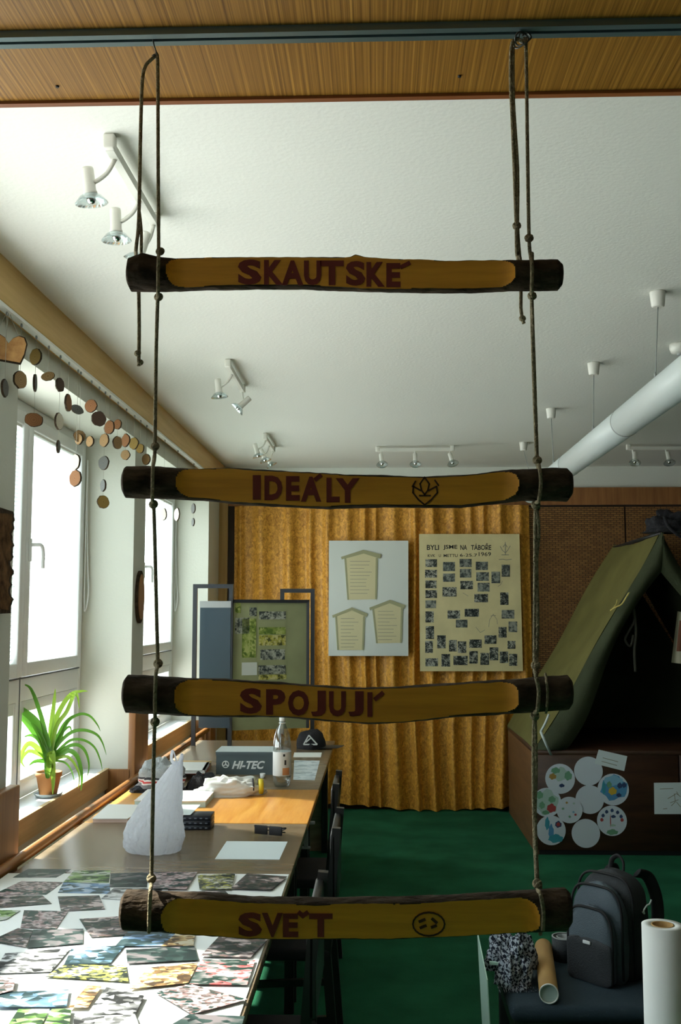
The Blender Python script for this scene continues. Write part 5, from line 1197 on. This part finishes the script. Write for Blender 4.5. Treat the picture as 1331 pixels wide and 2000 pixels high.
# pale folder sheet standing in for light reflected by a chrome leg
M['mint'] = plain('pale mint gleam', (0.58, 0.80, 0.68), 0.45)
fo = thing('mint_gleam', (0.38, 3.45, 0), 'pale mint folder sheet for the light on a chrome leg, beside the padded stool', 'gleam')
MB().prism([(0.360, 3.30, 0.0), (0.360, 3.60, 0.0), (0.336, 3.60, 0.57), (0.336, 3.30, 0.52)], (-0.003, 0, 0)).build('cover', M['mint'], fo, world=True)
MB().prism([at(957,1879,3.44), at(984,1881,3.44), at(984,1886,3.44), at(957,1884,3.44)], (0, 0.012, 0)).build('tab', M['mint'], fo, world=True)

# backpack
bpk = thing('backpack', (0.785, 3.56, 0.462), 'dark grey backpack with two front pockets standing upright on the padded stool', 'backpack', rz=R(-47)); bpk.scale = (0.80, 0.80, 0.83)
M['packdark'] = plain('charcoal nylon', (0.022, 0.026, 0.030), 0.7, bump=0.3, bscale=220)
M['packgrey'] = plain('blue grey nylon', (0.075, 0.100, 0.120), 0.65, bump=0.3, bscale=220)
M['packblack'] = plain('black webbing', (0.008, 0.008, 0.009), 0.75)
def softbox(w, d, h, seed, top=0.35, amp=0.006, nu=40, nv=24, mb=None):
    """rounded bag body, base at z=0, narrower and domed towards the top"""
    mb = mb or MB()
    def f(u, v):
        a = 2*math.pi*u; t = v
        ca_, sa_ = math.cos(a), math.sin(a); e_ = 0.45
        x = math.copysign(abs(ca_)**e_, ca_)*w/2; y = math.copysign(abs(sa_)**e_, sa_)*d/2
        k_ = 1.0
        if t < 0.08: k_ = 0.86+0.14*math.sin(t/0.08*math.pi/2)
        if t > 1-top: s_ = (t-(1-top))/top; k_ = math.sqrt(max(0, 1-s_**2.4*0.985))
        z = h*t
        nn = amp*noise.noise(Vector((x*14+seed, y*14, z*12)))
        return Vector((x*k_*(1+nn*4), y*(0.35+0.65*k_)*(1 if t < 1-top else k_**0.3)+nn, z))
    mb.grid(f, nu, nv); mb.add([f(i/nu, 0) for i in range(nu)], [list(range(nu))[::-1]]); mb.add([f(i/nu, 1) for i in range(nu)], [list(range(nu))])
    return mb
o = softbox(0.27, 0.15, 0.40, 1).build('main_body', M['packdark'], bpk, recalc=False)
o = softbox(0.245, 0.07, 0.365, 2, 0.4).build('middle_pocket', M['packgrey'], bpk, recalc=False); o.location = (0, -0.10, 0.0)
o = softbox(0.21, 0.055, 0.285, 3, 0.45).build('front_pocket', M['packgrey'], bpk, recalc=False); o.location = (0, -0.155, 0.0)
o2 = softbox(0.215, 0.03, 0.17, 4, 0.2).build('lower_panel', M['packdark'], bpk, recalc=False); o2.location = (0, -0.175, 0.0)
def zipline(w, h, y, top, parent):
    P = []
    for i in range(25):
        a = math.pi*i/24; P.append(Vector((-w/2*math.copysign(abs(math.cos(a))**0.5, math.cos(a)), y, h*(1-top)+h*top*math.sin(a)**0.8)))
    return MB().tube([Vector((-w/2, y, 0.02))]+P+[Vector((w/2, y, 0.02))], 0.0055, 6).build('zip_piping', M['packblack'], parent)
zipline(0.268, 0.392, -0.062, 0.32, bpk); zipline(0.246, 0.355, -0.125, 0.36, bpk); zipline(0.214, 0.278, -0.172, 0.4, bpk)
MB().rbox((-0.018, -0.197, 0.145), (0.018, -0.190, 0.157), 0.002).build('badge', M['white'], bpk)
MB().tube(smooth_path([(-0.03,0.03,0.385),(-0.028,0.035,0.425),(0.0,0.04,0.445),(0.028,0.035,0.425),(0.03,0.03,0.385)], 5), 0.011, 8, flat=0.5).build('carry_handle', M['packblack'], bpk)
for s_ in (-1, 1):
    MB().tube(smooth_path([(0.07*s_,0.07,0.385),(0.085*s_,0.13,0.36),(0.10*s_,0.165,0.26),(0.11*s_,0.14,0.12),(0.12*s_,0.075,0.04)], 6), 0.026, 10, flat=0.35).build('shoulder_strap', M['packblack'], bpk)
MB().tube(smooth_path([(0.135,0.0,0.26),(0.145,0.0,0.255),(0.150,-0.01,0.27),(0.152,0.01,0.285),(0.158,0.02,0.29),(0.160,0.03,0.305)], 4), 0.0035, 6).build('white_cord', M['cord'], bpk)
# scarf
def scarf_mat():
    m, n, b = newmat('black and white checked cloth'); b.inputs['Roughness'].default_value = 0.95
    t = n.nodes.new('ShaderNodeTexCoord'); mp = n.nodes.new('ShaderNodeMapping'); mp.inputs['Rotation'].default_value = (R(50), R(20), R(40))
    c_ = n.nodes.new('ShaderNodeTexChecker'); c_.inputs['Scale'].default_value = 95; c_.inputs['Color1'].default_value = (0.42,0.46,0.52,1); c_.inputs['Color2'].default_value = (0.012,0.016,0.03,1)
    nz = n.nodes.new('ShaderNodeTexNoise'); nz.inputs['Scale'].default_value = 20; mx = n.nodes.new('ShaderNodeMix'); mx.data_type = 'VECTOR'; mx.inputs[0].default_value = 0.03
    n.links.new(t.outputs['Object'], mp.inputs[0]); n.links.new(mp.outputs[0], mx.inputs[4]); n.links.new(t.outputs['Object'], nz.inputs['Vector']); n.links.new(nz.outputs['Color'], mx.inputs[5])
    n.links.new(mx.outputs[1], c_.inputs['Vector']); n.links.new(c_.outputs[0], b.inputs['Base Color']); return m
M['scarf'] = scarf_mat()
c = at(1021, 1920, 3.44)
sc_ = thing('checked_scarf', (c.x-0.026, 3.46, 0.4605), 'black and white checked scarf heaped on the padded stool seat', 'scarf')
lump(0.056, 0.085, 0.125, 5.0, 0.42, 64, 30, p=0.6).build('folds', M['scarf'], sc_, recalc=False)
o = lump(0.05, 0.05, 0.115, 11.0, 0.4, 48, 20, p=0.6).build('upper_fold', M['scarf'], sc_, recalc=False); o.location = (-0.035, 0.03, 0.03)
o = lump(0.045, 0.05, 0.10, 15.0, 0.4, 48, 20, p=0.6).build('upper_fold', M['scarf'], sc_, recalc=False); o.location = (0.035, 0.03, 0.035)
mb = MB(); rn = random.Random(2)
for i in range(16):
    x = -0.06+0.008*i; mb.tube([(x, -0.082, 0.012), (x+rn.uniform(-0.006,0.006), -0.095-rn.uniform(0,0.01), 0.002)], 0.0012, 4)
fr_ = mb.build('fringe', M['scarf'], sc_)
# cardboard tube, tape bowl
a = at(1073, 1943, 3.27); b = at(1062, 1855, 3.71)
a.z = 0.4905; b.z = 0.4905
ct = thing('cardboard_tube', (a.x, 3.35, 0.4605), 'brown cardboard mailing tube lying beside the checked scarf', 'tube')
M['cardboard'] = plain('brown cardboard', (0.46, 0.27, 0.09), 0.7, var=0.08); M['innerpaper'] = plain('pale end cap', (0.42, 0.52, 0.50), 0.6)
ax = (b-a); Ln = ax.length; Mx = Matrix.Translation(a) @ ax.normalized().to_track_quat('Z', 'Y').to_matrix().to_4x4()
MB().lathe([(0.0295,0),(0.0295,Ln),(0.0265,Ln),(0.0265,0)], 32, M=Mx, closed=True).build('tube_wall', M['cardboard'], ct, world=True)
MB().lathe([(0.001,0.006),(0.0262,0.006),(0.0262,0.014),(0.001,0.014)], 28, M=Mx, smooth=False).build('end_cap', M['innerpaper'], ct, world=True)
MB().lathe([(0.0296,-0.001),(0.0298,0.004),(0.0262,0.004),(0.0262,-0.001)], 32, M=Mx, closed=True).build('rim', M['paper'], ct, world=True)
c = at(1108, 1893, 3.45)
bo_ = thing('tape_roll', (0.640, 3.68, 0.4605), 'dark roll of tape with a grey rim between tube and backpack', 'tape')
Mx = Matrix.Translation((0.640, 3.68, 0.4605))
MB().lathe([(0.026,0),(0.043,0),(0.043,0.075),(0.026,0.075)], 28, M=Mx, closed=True).build('tape', M['packdark'], bo_, world=True)
MB().lathe([(0.024,0.0),(0.027,0.0),(0.027,0.077),(0.024,0.077)], 28, M=Mx, closed=True).build('core', M['grey'], bo_, world=True)
MB().lathe([(0.038,0.0752),(0.0432,0.0752),(0.0432,0.0775),(0.038,0.0775)], 28, M=Mx, closed=True).build('rim', M['grey'], bo_, world=True)
# paper roll standing on the floor
c = at(1295, 1806, 2.62)
pr = thing('paper_roll', (c.x, 2.62, 0), 'tall white roll of paper standing on the floor at the right edge', 'paper roll')
Mx = Matrix.Translation((c.x, 2.62, 0)); hh = c.z
MB().lathe([(0.027,0.001),(0.050,0.001),(0.050,hh),(0.027,hh)], 48, M=Mx, closed=True).build('paper_layers', M['paper'], pr, world=True)
MB().lathe([(0.0235,0.001),(0.0272,0.001),(0.0272,hh+0.001),(0.0235,hh+0.001)], 32, M=Mx, closed=True).build('cardboard_core', M['cardboard'], pr, world=True)
